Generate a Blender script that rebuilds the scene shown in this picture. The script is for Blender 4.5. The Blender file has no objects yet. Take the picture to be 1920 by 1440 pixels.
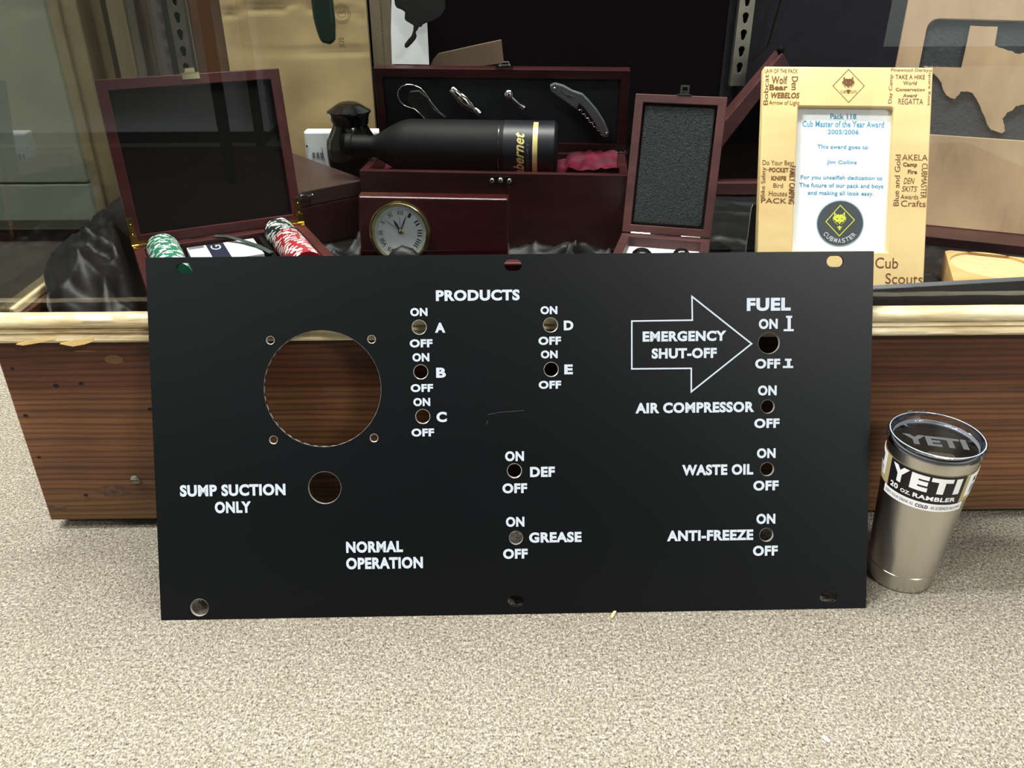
import bpy, bmesh, math, random
from mathutils import Vector, Matrix, noise
random.seed(7)
S = bpy.context.scene
COL = S.collection
R = math.radians

# ------------------------------------------------------------------ camera
FPX, PITCH, ROLL, YAW = 1554.0, .4931, .0017, -.0154
CPOS = Vector((0, -.7966, .6193))
FW = Vector((-math.sin(YAW)*math.cos(PITCH), math.cos(YAW)*math.cos(PITCH), -math.sin(PITCH)))
RT = Vector((math.cos(YAW), math.sin(YAW), 0))
DN = FW.cross(RT)
if DN.z > 0: DN = -DN
RR = RT*math.cos(ROLL) + DN*math.sin(ROLL)
DD = DN*math.cos(ROLL) - RT*math.sin(ROLL)
cd = bpy.data.cameras.new('camera'); cam = bpy.data.objects.new('camera', cd); COL.objects.link(cam)
M3 = Matrix((RR, -DD, -FW)).transposed()
cam.matrix_world = Matrix.Translation(CPOS) @ M3.to_4x4()
cd.sensor_fit = 'HORIZONTAL'; cd.sensor_width = 36; cd.lens = FPX/1920*36; cd.clip_start = .02; cd.clip_end = 60
S.camera = cam

# ------------------------------------------------------------------ world, lights, exposure
w = bpy.data.worlds.new('world'); S.world = w; w.use_nodes = True
w.node_tree.nodes['Background'].inputs[0].default_value = (.93, 1.0, .93, 1)
w.node_tree.nodes['Background'].inputs[1].default_value = .22

def area(name, loc, sx, sy, power, col=(1, 1, 1), aim=None):
    l = bpy.data.lights.new(name, 'AREA'); l.shape = 'RECTANGLE'; l.size = sx; l.size_y = sy; l.energy = power; l.color = col
    o = bpy.data.objects.new(name, l); COL.objects.link(o); o.location = loc
    if aim is not None:
        o.rotation_euler = (Vector(aim)-Vector(loc)).to_track_quat('-Z', 'Y').to_euler()
    return o
LIGHTS = [(-.55, .32, 66, 'left half of the showcase'), (.95, .22, 54, 'right half of the showcase'), (-1.35, -1.25, 36, 'black table'), (2.4, -2.9, 64, 'floor on the right'), (-1.75, -.35, 100, 'drawer cabinet, unseen fill for its front'), (1.9, -3.1, 60, 'rear wall, added to brighten its reflection')]  # rear wall and drawer cabinet panels are unseen fill lamps for those surfaces
S.view_settings.view_transform = 'Standard'; S.view_settings.look = 'None'
S.view_settings.exposure = 0.5; S.view_settings.gamma = 1; S.view_settings.use_curve_mapping = False

# ------------------------------------------------------------------ picture helpers
def ray(px, py): return FW + RR*((px-960)/FPX) + DD*((py-720)/FPX)
def atY(px, py, Y):
    v = ray(px, py); return CPOS + v*((Y-CPOS.y)/v.y)
def atZ(px, py, Z):
    v = ray(px, py); return CPOS + v*((Z-CPOS.z)/v.z)
class Fr:                       # a local frame: a along U, b along V, c along N (towards the viewer)
    def __init__(s, O, U, V, N=None):
        s.O = Vector(O); s.U = Vector(U).normalized(); s.V = Vector(V).normalized()
        s.N = Vector(N).normalized() if N is not None else s.U.cross(s.V).normalized()
    def p(s, a, b, c=0): return s.O + s.U*a + s.V*b + s.N*c
    def sh(s, a, b, c=0): return Fr(s.p(a, b, c), s.U, s.V, s.N)
    def hit(s, px, py, c=0):
        v = ray(px, py); O = s.O + s.N*c; t = (O-CPOS).dot(s.N)/v.dot(s.N); q = CPOS + v*t - s.O
        return q.dot(s.U), q.dot(s.V)
def lean_frame(x, y, z, ang, lean):
    a = R(ang); L = R(lean); u = Vector((math.cos(a), math.sin(a), 0)); n = Vector((-math.sin(a), math.cos(a), 0))
    return Fr((x, y, z), u, n*math.sin(L) + Vector((0, 0, math.cos(L))))
def flat_frame(x, y, z, ang):   # lying flat: U to the right, V away, N up
    a = R(ang); u = Vector((math.cos(a), math.sin(a), 0)); n = Vector((-math.sin(a), math.cos(a), 0))
    return Fr((x, y, z), u, n, (0, 0, 1))
W0 = Fr((0, 0, 0), (1, 0, 0), (0, 1, 0), (0, 0, 1))

# ------------------------------------------------------------------ materials
def lin(c):
    c = c/255
    return c/12.92 if c <= .04045 else ((c+.055)/1.055)**2.4
def rgb(r, g, b): return (lin(r), lin(g), lin(b), 1)
MC = {}
def mat(name, col, rough=.5, metal=0, var=.12, scale=40, bump=0, bscale=200, spec=.5, coat=0, stretch=(1, 1, 1), col2=None, aniso=0, coatr=.05):
    if name in MC: return MC[name]
    m = bpy.data.materials.new(name); m.use_nodes = True; nt = m.node_tree; b = nt.nodes['Principled BSDF']
    tc = nt.nodes.new('ShaderNodeTexCoord'); mp = nt.nodes.new('ShaderNodeMapping'); mp.inputs['Scale'].default_value = stretch
    nt.links.new(tc.outputs['Object'], mp.inputs[0])
    n = nt.nodes.new('ShaderNodeTexNoise'); n.inputs['Scale'].default_value = scale; n.inputs['Detail'].default_value = 5
    nt.links.new(mp.outputs[0], n.inputs['Vector'])
    cr = nt.nodes.new('ShaderNodeValToRGB'); cr.color_ramp.elements[0].position = .3; cr.color_ramp.elements[1].position = .7
    c2 = col2 or tuple(min(1, c*(1+var)) for c in col[:3])+(1,)
    c1 = col if col2 else tuple(c*(1-var) for c in col[:3])+(1,)
    cr.color_ramp.elements[0].color = c1; cr.color_ramp.elements[1].color = c2
    nt.links.new(n.outputs[0], cr.inputs[0]); nt.links.new(cr.outputs[0], b.inputs['Base Color'])
    b.inputs['Roughness'].default_value = rough; b.inputs['Metallic'].default_value = metal
    b.inputs['Specular IOR Level'].default_value = spec; b.inputs['Coat Weight'].default_value = coat; b.inputs['Coat Roughness'].default_value = coatr
    b.inputs['Anisotropic'].default_value = aniso
    if bump:
        n2 = nt.nodes.new('ShaderNodeTexNoise'); n2.inputs['Scale'].default_value = bscale; n2.inputs['Detail'].default_value = 4
        nt.links.new(mp.outputs[0], n2.inputs['Vector'])
        bp = nt.nodes.new('ShaderNodeBump'); bp.inputs['Strength'].default_value = bump; bp.inputs['Distance'].default_value = .002
        nt.links.new(n2.outputs[0], bp.inputs['Height']); nt.links.new(bp.outputs[0], b.inputs['Normal'])
    MC[name] = m; return m

def carpet_mat():
    m = bpy.data.materials.new('beige_carpet'); m.use_nodes = True; nt = m.node_tree; N = nt.nodes.new; L = nt.links.new; b = nt.nodes['Principled BSDF']
    tc = N('ShaderNodeTexCoord')
    def nz(scale, det, rough=.5, st=(1, 1, 1)):
        mp = N('ShaderNodeMapping'); mp.inputs['Scale'].default_value = st; L(tc.outputs['Object'], mp.inputs[0])
        n = N('ShaderNodeTexNoise'); n.inputs['Scale'].default_value = scale; n.inputs['Detail'].default_value = det; n.inputs['Roughness'].default_value = rough
        L(mp.outputs[0], n.inputs['Vector']); return n
    n1 = nz(250, 4, .65); n2 = nz(560, 2, .6, (1, .8, 1)); n3 = nz(22, 3); n4 = nz(75, 2)
    mx = N('ShaderNodeMath'); mx.operation = 'MULTIPLY_ADD'; mx.inputs[1].default_value = .55; L(n2.outputs[0], mx.inputs[0])
    m2 = N('ShaderNodeMath'); m2.operation = 'MULTIPLY'; m2.inputs[1].default_value = .45; L(n1.outputs[0], m2.inputs[0]); L(m2.outputs[0], mx.inputs[2])
    cr = N('ShaderNodeValToRGB'); e = cr.color_ramp.elements
    e[0].position = .34; e[0].color = rgb(52, 45, 40); e[1].position = .65; e[1].color = rgb(190, 186, 170)
    k = e.new(.43); k.color = rgb(110, 103, 94); k = e.new(.52); k.color = rgb(140, 134, 122)
    L(mx.outputs[0], cr.inputs[0])
    mm = N('ShaderNodeMix'); mm.data_type = 'RGBA'; mm.blend_type = 'MULTIPLY'; mm.inputs[0].default_value = 1
    c3 = N('ShaderNodeValToRGB'); c3.color_ramp.elements[0].position = .3; c3.color_ramp.elements[0].color = (.84, .81, .79, 1); c3.color_ramp.elements[1].position = .7; c3.color_ramp.elements[1].color = (1, 1, 1, 1)
    a = N('ShaderNodeMath'); a.operation = 'ADD'; L(n3.outputs[0], a.inputs[0]); L(n4.outputs[0], a.inputs[1]); h = N('ShaderNodeMath'); h.operation = 'MULTIPLY'; h.inputs[1].default_value = .5; L(a.outputs[0], h.inputs[0])
    L(h.outputs[0], c3.inputs[0]); L(cr.outputs[0], mm.inputs[6]); L(c3.outputs[0], mm.inputs[7]); L(mm.outputs[2], b.inputs['Base Color'])
    b.inputs['Roughness'].default_value = .95; b.inputs['Specular IOR Level'].default_value = .15
    bp = N('ShaderNodeBump'); bp.inputs['Strength'].default_value = .85; bp.inputs['Distance'].default_value = .004; L(mx.outputs[0], bp.inputs['Height']); L(bp.outputs[0], b.inputs['Normal'])
    return m

def wood_mat(name, cols, xs=1.2, zs=60, rough=.55, bump=.25, axis='x', band=None, wave=.6, spec=.4, coat=0, distort=.02, rings=False):
    """grain running along `axis`; band=(lo,hi,colour) a colour band multiplied in across z"""
    m = bpy.data.materials.new(name); m.use_nodes = True; nt = m.node_tree; N = nt.nodes.new; L = nt.links.new; b = nt.nodes['Principled BSDF']
    tc = N('ShaderNodeTexCoord'); mp = N('ShaderNodeMapping')
    s = {'x': (xs, zs, zs), 'y': (zs, xs, zs), 'z': (zs, zs, xs)}[axis]; mp.inputs['Scale'].default_value = s
    nd = N('ShaderNodeTexNoise'); nd.inputs['Scale'].default_value = 5; nd.inputs['Detail'].default_value = 2; L(tc.outputs['Object'], nd.inputs['Vector'])
    sub = N('ShaderNodeVectorMath'); sub.operation = 'SCALE'; sub.inputs['Scale'].default_value = distort; L(nd.outputs['Color'], sub.inputs[0])
    add = N('ShaderNodeVectorMath'); add.operation = 'ADD'; L(tc.outputs['Object'], add.inputs[0]); L(sub.outputs[0], add.inputs[1]); L(add.outputs[0], mp.inputs[0])
    n = N('ShaderNodeTexNoise'); n.inputs['Scale'].default_value = 1; n.inputs['Detail'].default_value = 6; n.inputs['Roughness'].default_value = wave; L(mp.outputs[0], n.inputs['Vector'])
    n2 = N('ShaderNodeTexNoise'); n2.inputs['Scale'].default_value = 9; n2.inputs['Detail'].default_value = 3; L(tc.outputs['Object'], n2.inputs['Vector'])
    ad = N('ShaderNodeMath'); ad.operation = 'MULTIPLY_ADD'; ad.inputs[1].default_value = .35; L(n2.outputs[0], ad.inputs[0]); sc = N('ShaderNodeMath'); sc.operation = 'MULTIPLY'; sc.inputs[1].default_value = .65
    L(n.outputs[0], sc.inputs[0]); L(sc.outputs[0], ad.inputs[2])
    cr = N('ShaderNodeValToRGB'); e = cr.color_ramp.elements; e[0].position = .33; e[0].color = cols[0]; e[1].position = .67; e[1].color = cols[-1]
    for i, c in enumerate(cols[1:-1]): k = e.new(.33+.34*(i+1)/(len(cols)-1)); k.color = c
    L(ad.outputs[0], cr.inputs[0]); out = cr.outputs[0]
    if rings:          # thin dark late-wood lines running along the board
        sp = N('ShaderNodeVectorMath'); sp.operation = 'MULTIPLY'; sp.inputs[1].default_value = (.10, .10, 1); L(add.outputs[0], sp.inputs[0])
        wv = N('ShaderNodeTexWave'); wv.wave_type = 'BANDS'; wv.bands_direction = 'Z'; wv.inputs['Scale'].default_value = 42; wv.inputs['Distortion'].default_value = 5; wv.inputs['Detail'].default_value = 3; wv.inputs['Detail Scale'].default_value = 1.2; L(sp.outputs[0], wv.inputs['Vector'])
        wr = N('ShaderNodeValToRGB'); wr.color_ramp.elements[0].position = .05; wr.color_ramp.elements[0].color = (.50, .42, .40, 1); wr.color_ramp.elements[1].position = .55; wr.color_ramp.elements[1].color = (1, 1, 1, 1); L(wv.outputs['Fac'], wr.inputs[0])
        mq = N('ShaderNodeMix'); mq.data_type = 'RGBA'; mq.blend_type = 'MULTIPLY'; mq.inputs[0].default_value = .75; L(out, mq.inputs[6]); L(wr.outputs[0], mq.inputs[7]); out = mq.outputs[2]
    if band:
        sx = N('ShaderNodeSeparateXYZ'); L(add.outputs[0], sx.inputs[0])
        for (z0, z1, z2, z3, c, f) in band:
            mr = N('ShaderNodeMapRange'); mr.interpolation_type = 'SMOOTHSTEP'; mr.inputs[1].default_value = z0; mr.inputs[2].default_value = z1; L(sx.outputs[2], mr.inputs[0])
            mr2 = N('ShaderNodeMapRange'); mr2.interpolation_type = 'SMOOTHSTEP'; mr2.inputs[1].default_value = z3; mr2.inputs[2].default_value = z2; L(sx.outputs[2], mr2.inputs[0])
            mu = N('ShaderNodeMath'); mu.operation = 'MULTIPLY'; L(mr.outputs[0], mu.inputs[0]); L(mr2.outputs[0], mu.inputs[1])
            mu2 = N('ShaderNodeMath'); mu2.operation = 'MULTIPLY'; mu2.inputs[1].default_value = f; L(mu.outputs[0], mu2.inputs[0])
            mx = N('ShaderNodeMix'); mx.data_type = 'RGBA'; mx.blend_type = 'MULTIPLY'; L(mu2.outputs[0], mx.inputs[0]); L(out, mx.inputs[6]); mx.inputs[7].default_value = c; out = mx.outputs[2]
    L(out, b.inputs['Base Color']); b.inputs['Roughness'].default_value = rough; b.inputs['Specular IOR Level'].default_value = spec; b.inputs['Coat Weight'].default_value = coat
    bp = N('ShaderNodeBump'); bp.inputs['Strength'].default_value = bump; bp.inputs['Distance'].default_value = .001; L(n.outputs[0], bp.inputs['Height']); L(bp.outputs[0], b.inputs['Normal'])
    MC[name] = m; return m

def glass_mat(name, tint=(1, 1, 1, 1), ior=1.5, boost=1.0):
    """thin pane: what is not mirrored passes straight through"""
    m = bpy.data.materials.new(name); m.use_nodes = True; nt = m.node_tree; nt.nodes.clear(); N = nt.nodes.new; L = nt.links.new
    o = N('ShaderNodeOutputMaterial'); t = N('ShaderNodeBsdfTransparent'); t.inputs[0].default_value = tint; g = N('ShaderNodeBsdfGlossy'); g.inputs['Roughness'].default_value = 0.0
    f = N('ShaderNodeFresnel'); f.inputs[0].default_value = ior; mu = N('ShaderNodeMath'); mu.operation = 'MULTIPLY'; mu.inputs[1].default_value = boost; L(f.outputs[0], mu.inputs[0])
    mx = N('ShaderNodeMixShader'); L(mu.outputs[0], mx.inputs[0]); L(t.outputs[0], mx.inputs[1]); L(g.outputs[0], mx.inputs[2]); L(mx.outputs[0], o.inputs[0]); MC[name] = m; return m

def emit_mat(name, col, s):
    m = bpy.data.materials.new(name); m.use_nodes = True; nt = m.node_tree; b = nt.nodes['Principled BSDF']
    b.inputs['Base Color'].default_value = col; b.inputs['Emission Color'].default_value = col; b.inputs['Emission Strength'].default_value = s; return m

M_carpet = carpet_mat()
M_base = wood_mat('old_pine', [rgb(62, 38, 24), rgb(96, 62, 38), rgb(112, 74, 45), rgb(126, 88, 56)], xs=.8, zs=110, rough=.6, bump=.3, band=[(.188, .193, .262, .28, (.60, .46, .44, 1), 1), (-.02, .0, .035, .07, (.80, .92, .86, 1), .9)], distort=.006, rings=True)  # darker reddish band below the moulding, greenish tint along the bottom
M_trim = wood_mat('worn_gilt_wood', [rgb(156, 128, 90), rgb(214, 194, 150), rgb(236, 222, 184), rgb(250, 242, 214)], xs=9, zs=120, rough=.42, bump=.4, spec=.6)
M_raw = mat('raw_split_wood', rgb(232, 196, 130), .6, var=.1, scale=80, stretch=(1, 6, 6), bump=.2)
M_black = mat('black_powder_coat', rgb(5, 7, 10), .40, var=.10, scale=9, bump=.03, bscale=900, spec=.24)
M_edge = mat('cut_aluminium', rgb(214, 212, 204), .32, metal=.85, var=.1)
M_print = mat('white_print', rgb(184, 194, 204), .55, var=.02)
M_steel = mat('brushed_steel', rgb(204, 200, 190), .27, metal=1, var=.03, scale=60, stretch=(1, 1, 40), aniso=.75, bump=.02, bscale=300)
_tg = M_steel.node_tree.nodes.new('ShaderNodeTangent'); _tg.direction_type = 'RADIAL'; _tg.axis = 'Z'; M_steel.node_tree.nodes['Principled BSDF'].inputs['Anisotropic Rotation'].default_value = .25; M_steel.node_tree.links.new(_tg.outputs[0], M_steel.node_tree.nodes['Principled BSDF'].inputs['Tangent'])
M_steelin = mat('steel_inside', rgb(150, 146, 138), .35, metal=1, var=.1)
M_labelblack = mat('label_black', rgb(14, 13, 18), .5, var=.05)
M_labelwhite = mat('label_white', rgb(238, 238, 240), .55, var=.02)
M_kraft = mat('kraft_label', rgb(176, 160, 116), .6, var=.06)
M_greyink = mat('grey_ink', rgb(120, 122, 128), .6, var=.05)
M_navyink = mat('navy_ink', rgb(28, 34, 58), .6, var=.05)
M_pane = glass_mat('case_glass', (.985, .992, .986, 1), 1.5, .95)
M_paneedge = mat('glass_edge_green', rgb(110, 150, 128), .25, var=.1, spec=.6)
M_plastic = glass_mat('clear_plastic', (.93, .94, .96, 1), 1.49, 1.3)
M_mahog = wood_mat('mahogany_lacquer', [rgb(28, 10, 11), rgb(46, 16, 17), rgb(58, 22, 22)], xs=6, zs=50, rough=.34, bump=.0, spec=.4, coat=.0)
M_mahog2 = wood_mat('mahogany_satin', [rgb(50, 26, 27), rgb(66, 34, 34), rgb(80, 44, 42)], xs=6, zs=60, rough=.5, bump=.05, spec=.4)
M_mahogred = wood_mat('mahogany_red', [rgb(56, 20, 22), rgb(70, 27, 28), rgb(82, 36, 35)], xs=6, zs=50, rough=.38, bump=.04, spec=.5)
M_felt = mat('black_felt', rgb(23, 22, 22), .95, var=.2, scale=500, bump=.2, bscale=900, spec=.1)
M_foam = mat('charcoal_foam', rgb(40, 44, 44), .9, var=.5, scale=420, bump=1, bscale=500, spec=.2)
M_satin = mat('black_satin', rgb(10, 10, 12), .5, var=.1, scale=30, spec=.3)
M_wine_satin = mat('crimson_satin', rgb(74, 2, 26), .6, var=.5, scale=60, spec=.15)
M_brass = mat('polished_brass', rgb(212, 176, 84), .22, metal=1, var=.1)
M_gold = mat('pale_gold', rgb(206, 196, 150), .16, metal=1, var=.08)
M_chrome = mat('chrome', rgb(208, 208, 204), .12, metal=1, var=.05)
M_maple = wood_mat('maple', [rgb(210, 178, 120), rgb(226, 197, 140), rgb(234, 208, 154)], xs=14, zs=4, axis='z', rough=.45, bump=.03)
M_engrave = mat('laser_engraving', rgb(108, 70, 34), .8, var=.1)
M_paper = mat('white_paper', rgb(240, 244, 248), .7, var=.01)
M_blueink = mat('blue_ink', rgb(76, 150, 186), .7, var=.05)
M_patch = mat('dark_patch', rgb(62, 68, 72), .8, var=.1, scale=300)
M_yellow = mat('yellow_thread', rgb(206, 214, 70), .7, var=.1)
M_board = wood_mat('alder', [rgb(126, 102, 78), rgb(150, 126, 98), rgb(166, 142, 112)], xs=3, zs=18, axis='z', rough=.5, bump=.04)
M_boardl = wood_mat('birch_tray', [rgb(178, 136, 84), rgb(206, 164, 106), rgb(216, 178, 120)], xs=4, zs=22, axis='x', rough=.5, bump=.04)
M_slate = mat('black_slate', rgb(22, 26, 32), .7, var=.35, scale=60, bump=.5, bscale=160)
M_burnt = mat('burnt_edge', rgb(58, 34, 20), .8)
M_card = mat('cardboard', rgb(176, 154, 110), .85, var=.08, scale=14, bump=.15, bscale=60)
M_cardside = mat('cardboard_side', rgb(142, 128, 104), .85, var=.08, scale=14)
M_stamp = mat('stamp_ink', rgb(112, 96, 66), .8)
M_gloss = mat('black_glaze', rgb(9, 9, 9), .16, var=.1, spec=.6)
M_leather = mat('black_leather', rgb(10, 11, 11), .5, var=.2, bump=.2, bscale=300)
M_green = mat('dark_green_leather', rgb(22, 46, 32), .4, var=.12, spec=.5)
M_grey = mat('grey_paint', rgb(198, 210, 192), .5, var=.03, scale=12)
M_case = mat('case_grey_floor', rgb(150, 142, 120), .6, var=.12, scale=14)
M_weather = wood_mat('weathered_board', [rgb(118, 116, 106), rgb(172, 168, 156), rgb(208, 204, 190)], xs=2.5, zs=160, axis='z', rough=.8, bump=.4)
M_timber = wood_mat('pine_timber', [rgb(196, 176, 132), rgb(224, 206, 162), rgb(238, 222, 182)], xs=2.5, zs=40, axis='z', rough=.7, bump=.2)
M_brownb = wood_mat('brown_board', [rgb(84, 56, 36), rgb(116, 82, 54), rgb(132, 98, 66)], xs=2.5, zs=40, axis='z', rough=.6, bump=.2)
M_darkback = mat('dark_backboard', rgb(11, 7, 8), .85, spec=.06, var=.2, scale=8)
M_zinc = mat('zinc_strip', rgb(150, 148, 136), .4, metal=.9, var=.15)
M_hole = mat('hole_black', rgb(8, 7, 6), .9)
M_bottle = mat('bottle_black', rgb(4, 4, 6), .6, var=.1, spec=.2)
M_bottlelabel = mat('bottle_label', rgb(7, 9, 18), .42, var=.1)
M_script = mat('gold_print', rgb(214, 196, 128), .4, metal=.4, var=.05)
M_greymetal = mat('gunmetal_handle', rgb(104, 108, 112), .35, metal=.5, var=.08)
M_dial = mat('clock_dial', rgb(232, 240, 250), .5, var=.01)
M_ink = mat('black_ink', rgb(22, 26, 36), .5)
M_chipgreen = mat('chip_green', rgb(38, 122, 92), .45, var=.06)
M_chipblack = mat('chip_black', rgb(28, 36, 36), .45, var=.06)
M_chipred = mat('chip_red', rgb(160, 34, 44), .45, var=.06)
M_chipwhite = mat('chip_white', rgb(220, 226, 220), .45, var=.03)
M_rail = mat('black_rail', rgb(80, 83, 88), .45, var=.1, scale=20)
M_wall = mat('wall_paint', rgb(222, 230, 236), .8, var=.02)
M_dark = mat('dark_furniture', rgb(5, 4, 5), .7, spec=.1)
M_ceil = mat('ceiling_tile', rgb(220, 220, 214), .9, var=.03)

# ------------------------------------------------------------------ objects
def thing(name, label, cat, loc, group=None):
    o = bpy.data.objects.new(name, None); COL.objects.link(o); o.location = loc; o.empty_display_size = .02
    o['label'] = label; o['category'] = cat
    if group: o['group'] = group
    return o
def tag(o, label, cat, group=None):
    o['label'] = label; o['category'] = cat
    if group: o['group'] = group
    return o
def wloc(o):
    v = Vector(o.location)
    while o.parent: o = o.parent; v += Vector(o.location)
    return v
def link(name, me, parent=None, m=None, origin=None, smooth=False, bevel=0, seg=2, label=None, kind=None):
    """me is in world coordinates; moved so that its origin is `origin` (or the parent's)"""
    o = bpy.data.objects.new(name, me); COL.objects.link(o)
    base = wloc(parent) if parent else Vector((0, 0, 0))
    if origin is None: origin = base if parent else Vector((0, 0, 0))
    me.transform(Matrix.Translation(-Vector(origin)))
    if parent: o.parent = parent
    o.location = Vector(origin) - base
    if m is not None:
        for x in (m if isinstance(m, (list, tuple)) else [m]): me.materials.append(x)
    if smooth:
        me.shade_smooth() if smooth is True else me.shade_smooth()
        if smooth == 'auto':
            try: me.set_sharp_from_angle(angle=R(40))
            except Exception: pass
    if bevel:
        b = o.modifiers.new('bevel', 'BEVEL'); b.width = bevel; b.segments = seg; b.limit_method = 'ANGLE'; b.angle_limit = R(35)
    if label: o['label'] = label
    if kind: o['kind'] = kind
    return o
class MB:
    def __init__(s): s.v = []; s.f = []; s.mi = []
    def add(s, vs, fs, mi=0):
        n = len(s.v); s.v += [tuple(v) for v in vs]; s.f += [tuple(i+n for i in f) for f in fs]; s.mi += [mi]*len(fs); return s
    def box(s, F, a0, a1, b0, b1, c0, c1, mi=0):
        P = [F.p(a, b, c) for c in (c0, c1) for b in (b0, b1) for a in (a0, a1)]
        return s.add(P, [(0, 2, 3, 1), (4, 5, 7, 6), (0, 1, 5, 4), (2, 6, 7, 3), (0, 4, 6, 2), (1, 3, 7, 5)], mi)
    def prism(s, F, poly, c0, c1, mi=0, mside=None):
        n = len(poly); P = [F.p(a, b, c0) for a, b in poly] + [F.p(a, b, c1) for a, b in poly]
        s.add(P, [tuple(range(n))[::-1], tuple(range(n, 2*n))], mi)
        k = len(s.v)-2*n; s.f += [(k+i, k+(i+1) % n, k+n+(i+1) % n, k+n+i) for i in range(n)]; s.mi += [mi if mside is None else mside]*n; return s
    def ring(s, F, a0, a1, b0, b1, wd, c0, c1, mi=0):
        o = [(a0, b0), (a1, b0), (a1, b1), (a0, b1)]; i = [(a0+wd, b0+wd), (a1-wd, b0+wd), (a1-wd, b1-wd), (a0+wd, b1-wd)]
        P = [F.p(a, b, c) for c in (c0, c1) for a, b in o+i]; fs = []
        for k in range(4):
            j = (k+1) % 4
            fs += [(8+k, 8+j, 12+j, 12+k), (k, 4+k, 4+j, j), (k, j, 8+j, 8+k), (4+k, 12+k, 12+j, 4+j)]
        return s.add(P, fs, mi)
    def lathe(s, F, prof, n=48, mi=0, a0=0, a1=None, cap=True):   # F.N is the axis; prof = [(r,h)]
        full = a1 is None; a1 = 2*math.pi if full else a1; m = n if full else n+1; st = len(s.v); P = []
        for r, h in prof:
            for i in range(m):
                t = a0+(a1-a0)*i/n; P.append(F.p(r*math.cos(t), r*math.sin(t), h))
        fs = []
        for k in range(len(prof)-1):
            for i in range(n):
                j = (i+1) % m if full else i+1
                fs.append((k*m+i, k*m+j, (k+1)*m+j, (k+1)*m+i))
        if cap and full: fs += [tuple(range(m))[::-1], tuple((len(prof)-1)*m+i for i in range(m))]
        return s.add(P, fs, mi)
    def cyl(s, F, r, h0, h1, n=24, mi=0): return s.lathe(F, [(r, h0), (r, h1)], n, mi)
    def tube(s, pts, r, n=8, mi=0, closed=False, flat=1.0):
        pts = [Vector(p) for p in pts]; P = []; m = len(pts); up = Vector((0, 0, 1)); pn = None
        for i, p in enumerate(pts):
            t = (pts[(i+1) % m]-pts[i-1]) if closed or 0 < i < m-1 else (pts[1]-pts[0] if i == 0 else pts[-1]-pts[-2])
            t.normalize()
            if pn is None: pn = t.cross(up if abs(t.dot(up)) < .95 else Vector((1, 0, 0)))
            pn = (pn - t*pn.dot(t)).normalized(); q = t.cross(pn); rr = r[i] if isinstance(r, (list, tuple)) else r
            for k in range(n):
                a = 2*math.pi*k/n; P.append(p + pn*math.cos(a)*rr + q*math.sin(a)*rr*flat)
        fs = []
        for i in range(m if closed else m-1):
            j = (i+1) % m
            for k in range(n): fs.append((i*n+k, i*n+(k+1) % n, j*n+(k+1) % n, j*n+k))
        if not closed: fs += [tuple(range(n))[::-1], tuple((m-1)*n+k for k in range(n))]
        return s.add(P, fs, mi)
    def sphere(s, c, r, n=12, mi=0, sc=(1, 1, 1)):
        F = Fr(c, (1, 0, 0), (0, 1, 0), (0, 0, 1)); st = len(s.v)
        prof = [(max(1e-4, r*math.sin(math.pi*k/n)), -r*math.cos(math.pi*k/n)) for k in range(n+1)]
        s.lathe(F, prof, n*2, mi)
        for i in range(st, len(s.v)):
            v = Vector(s.v[i])-Vector(c); s.v[i] = tuple(Vector(c)+Vector((v.x*sc[0], v.y*sc[1], v.z*sc[2])))
        return s
    def mesh(s, name='m'):
        me = bpy.data.meshes.new(name); me.from_pydata(s.v, [], s.f); me.update()
        bm = bmesh.new(); bm.from_mesh(me)
        for f, i in zip(bm.faces, s.mi): f.material_index = i
        bmesh.ops.recalc_face_normals(bm, faces=bm.faces); bm.to_mesh(me); bm.free(); return me
    def out(s, name, m, parent=None, **k): return link(name, s.mesh(name), parent, m, **k)

def curve_to_mesh(cu):
    o = bpy.data.objects.new('tmp', cu); COL.objects.link(o)
    dg = bpy.context.evaluated_depsgraph_get(); dg.update()
    me = bpy.data.meshes.new_from_object(o.evaluated_get(dg)); bpy.data.objects.remove(o); return me
def plate(F, outer, holes, c0, c1, inner_mi=1):
    """a flat plate with round/any holes; cut faces take material 1"""
    cu = bpy.data.curves.new('p', 'CURVE'); cu.dimensions = '2D'; cu.fill_mode = 'BOTH'; cu.extrude = abs(c1-c0)/2
    for pl in [outer]+holes:
        s = cu.splines.new('POLY'); s.points.add(len(pl)-1)
        for i, (a, b) in enumerate(pl): s.points[i].co = (a, b, 0, 1)
        s.use_cyclic_u = True
    me = curve_to_mesh(cu); bpy.data.curves.remove(cu); zc = (c0+c1)/2
    for v in me.vertices: v.co = F.p(v.co.x, v.co.y, v.co.z+zc)
    me.update()
    for p in me.polygons: p.material_index = 0 if abs(p.normal.dot(F.N)) > .7 else inner_mi
    me.materials.clear(); bm = bmesh.new(); bm.from_mesh(me); bmesh.ops.remove_doubles(bm, verts=bm.verts, dist=1e-6); bmesh.ops.recalc_face_normals(bm, faces=bm.faces); bm.to_mesh(me); bm.free()
    return me
def circ(a, b, r, n=48, r2=None): return [(a+r*math.cos(2*math.pi*i/n), b+(r2 or r)*math.sin(2*math.pi*i/n)) for i in range(n)]
def slot(a, b, w, h, n=10):
    r = h/2; d = w/2-r; P = []
    for i in range(n+1): t = -math.pi/2+math.pi*i/n; P.append((a+d+r*math.cos(t), b+r*math.sin(t)))
    for i in range(n+1): t = math.pi/2+math.pi*i/n; P.append((a-d+r*math.cos(t), b+r*math.sin(t)))
    return P
TXC = {}
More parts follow.
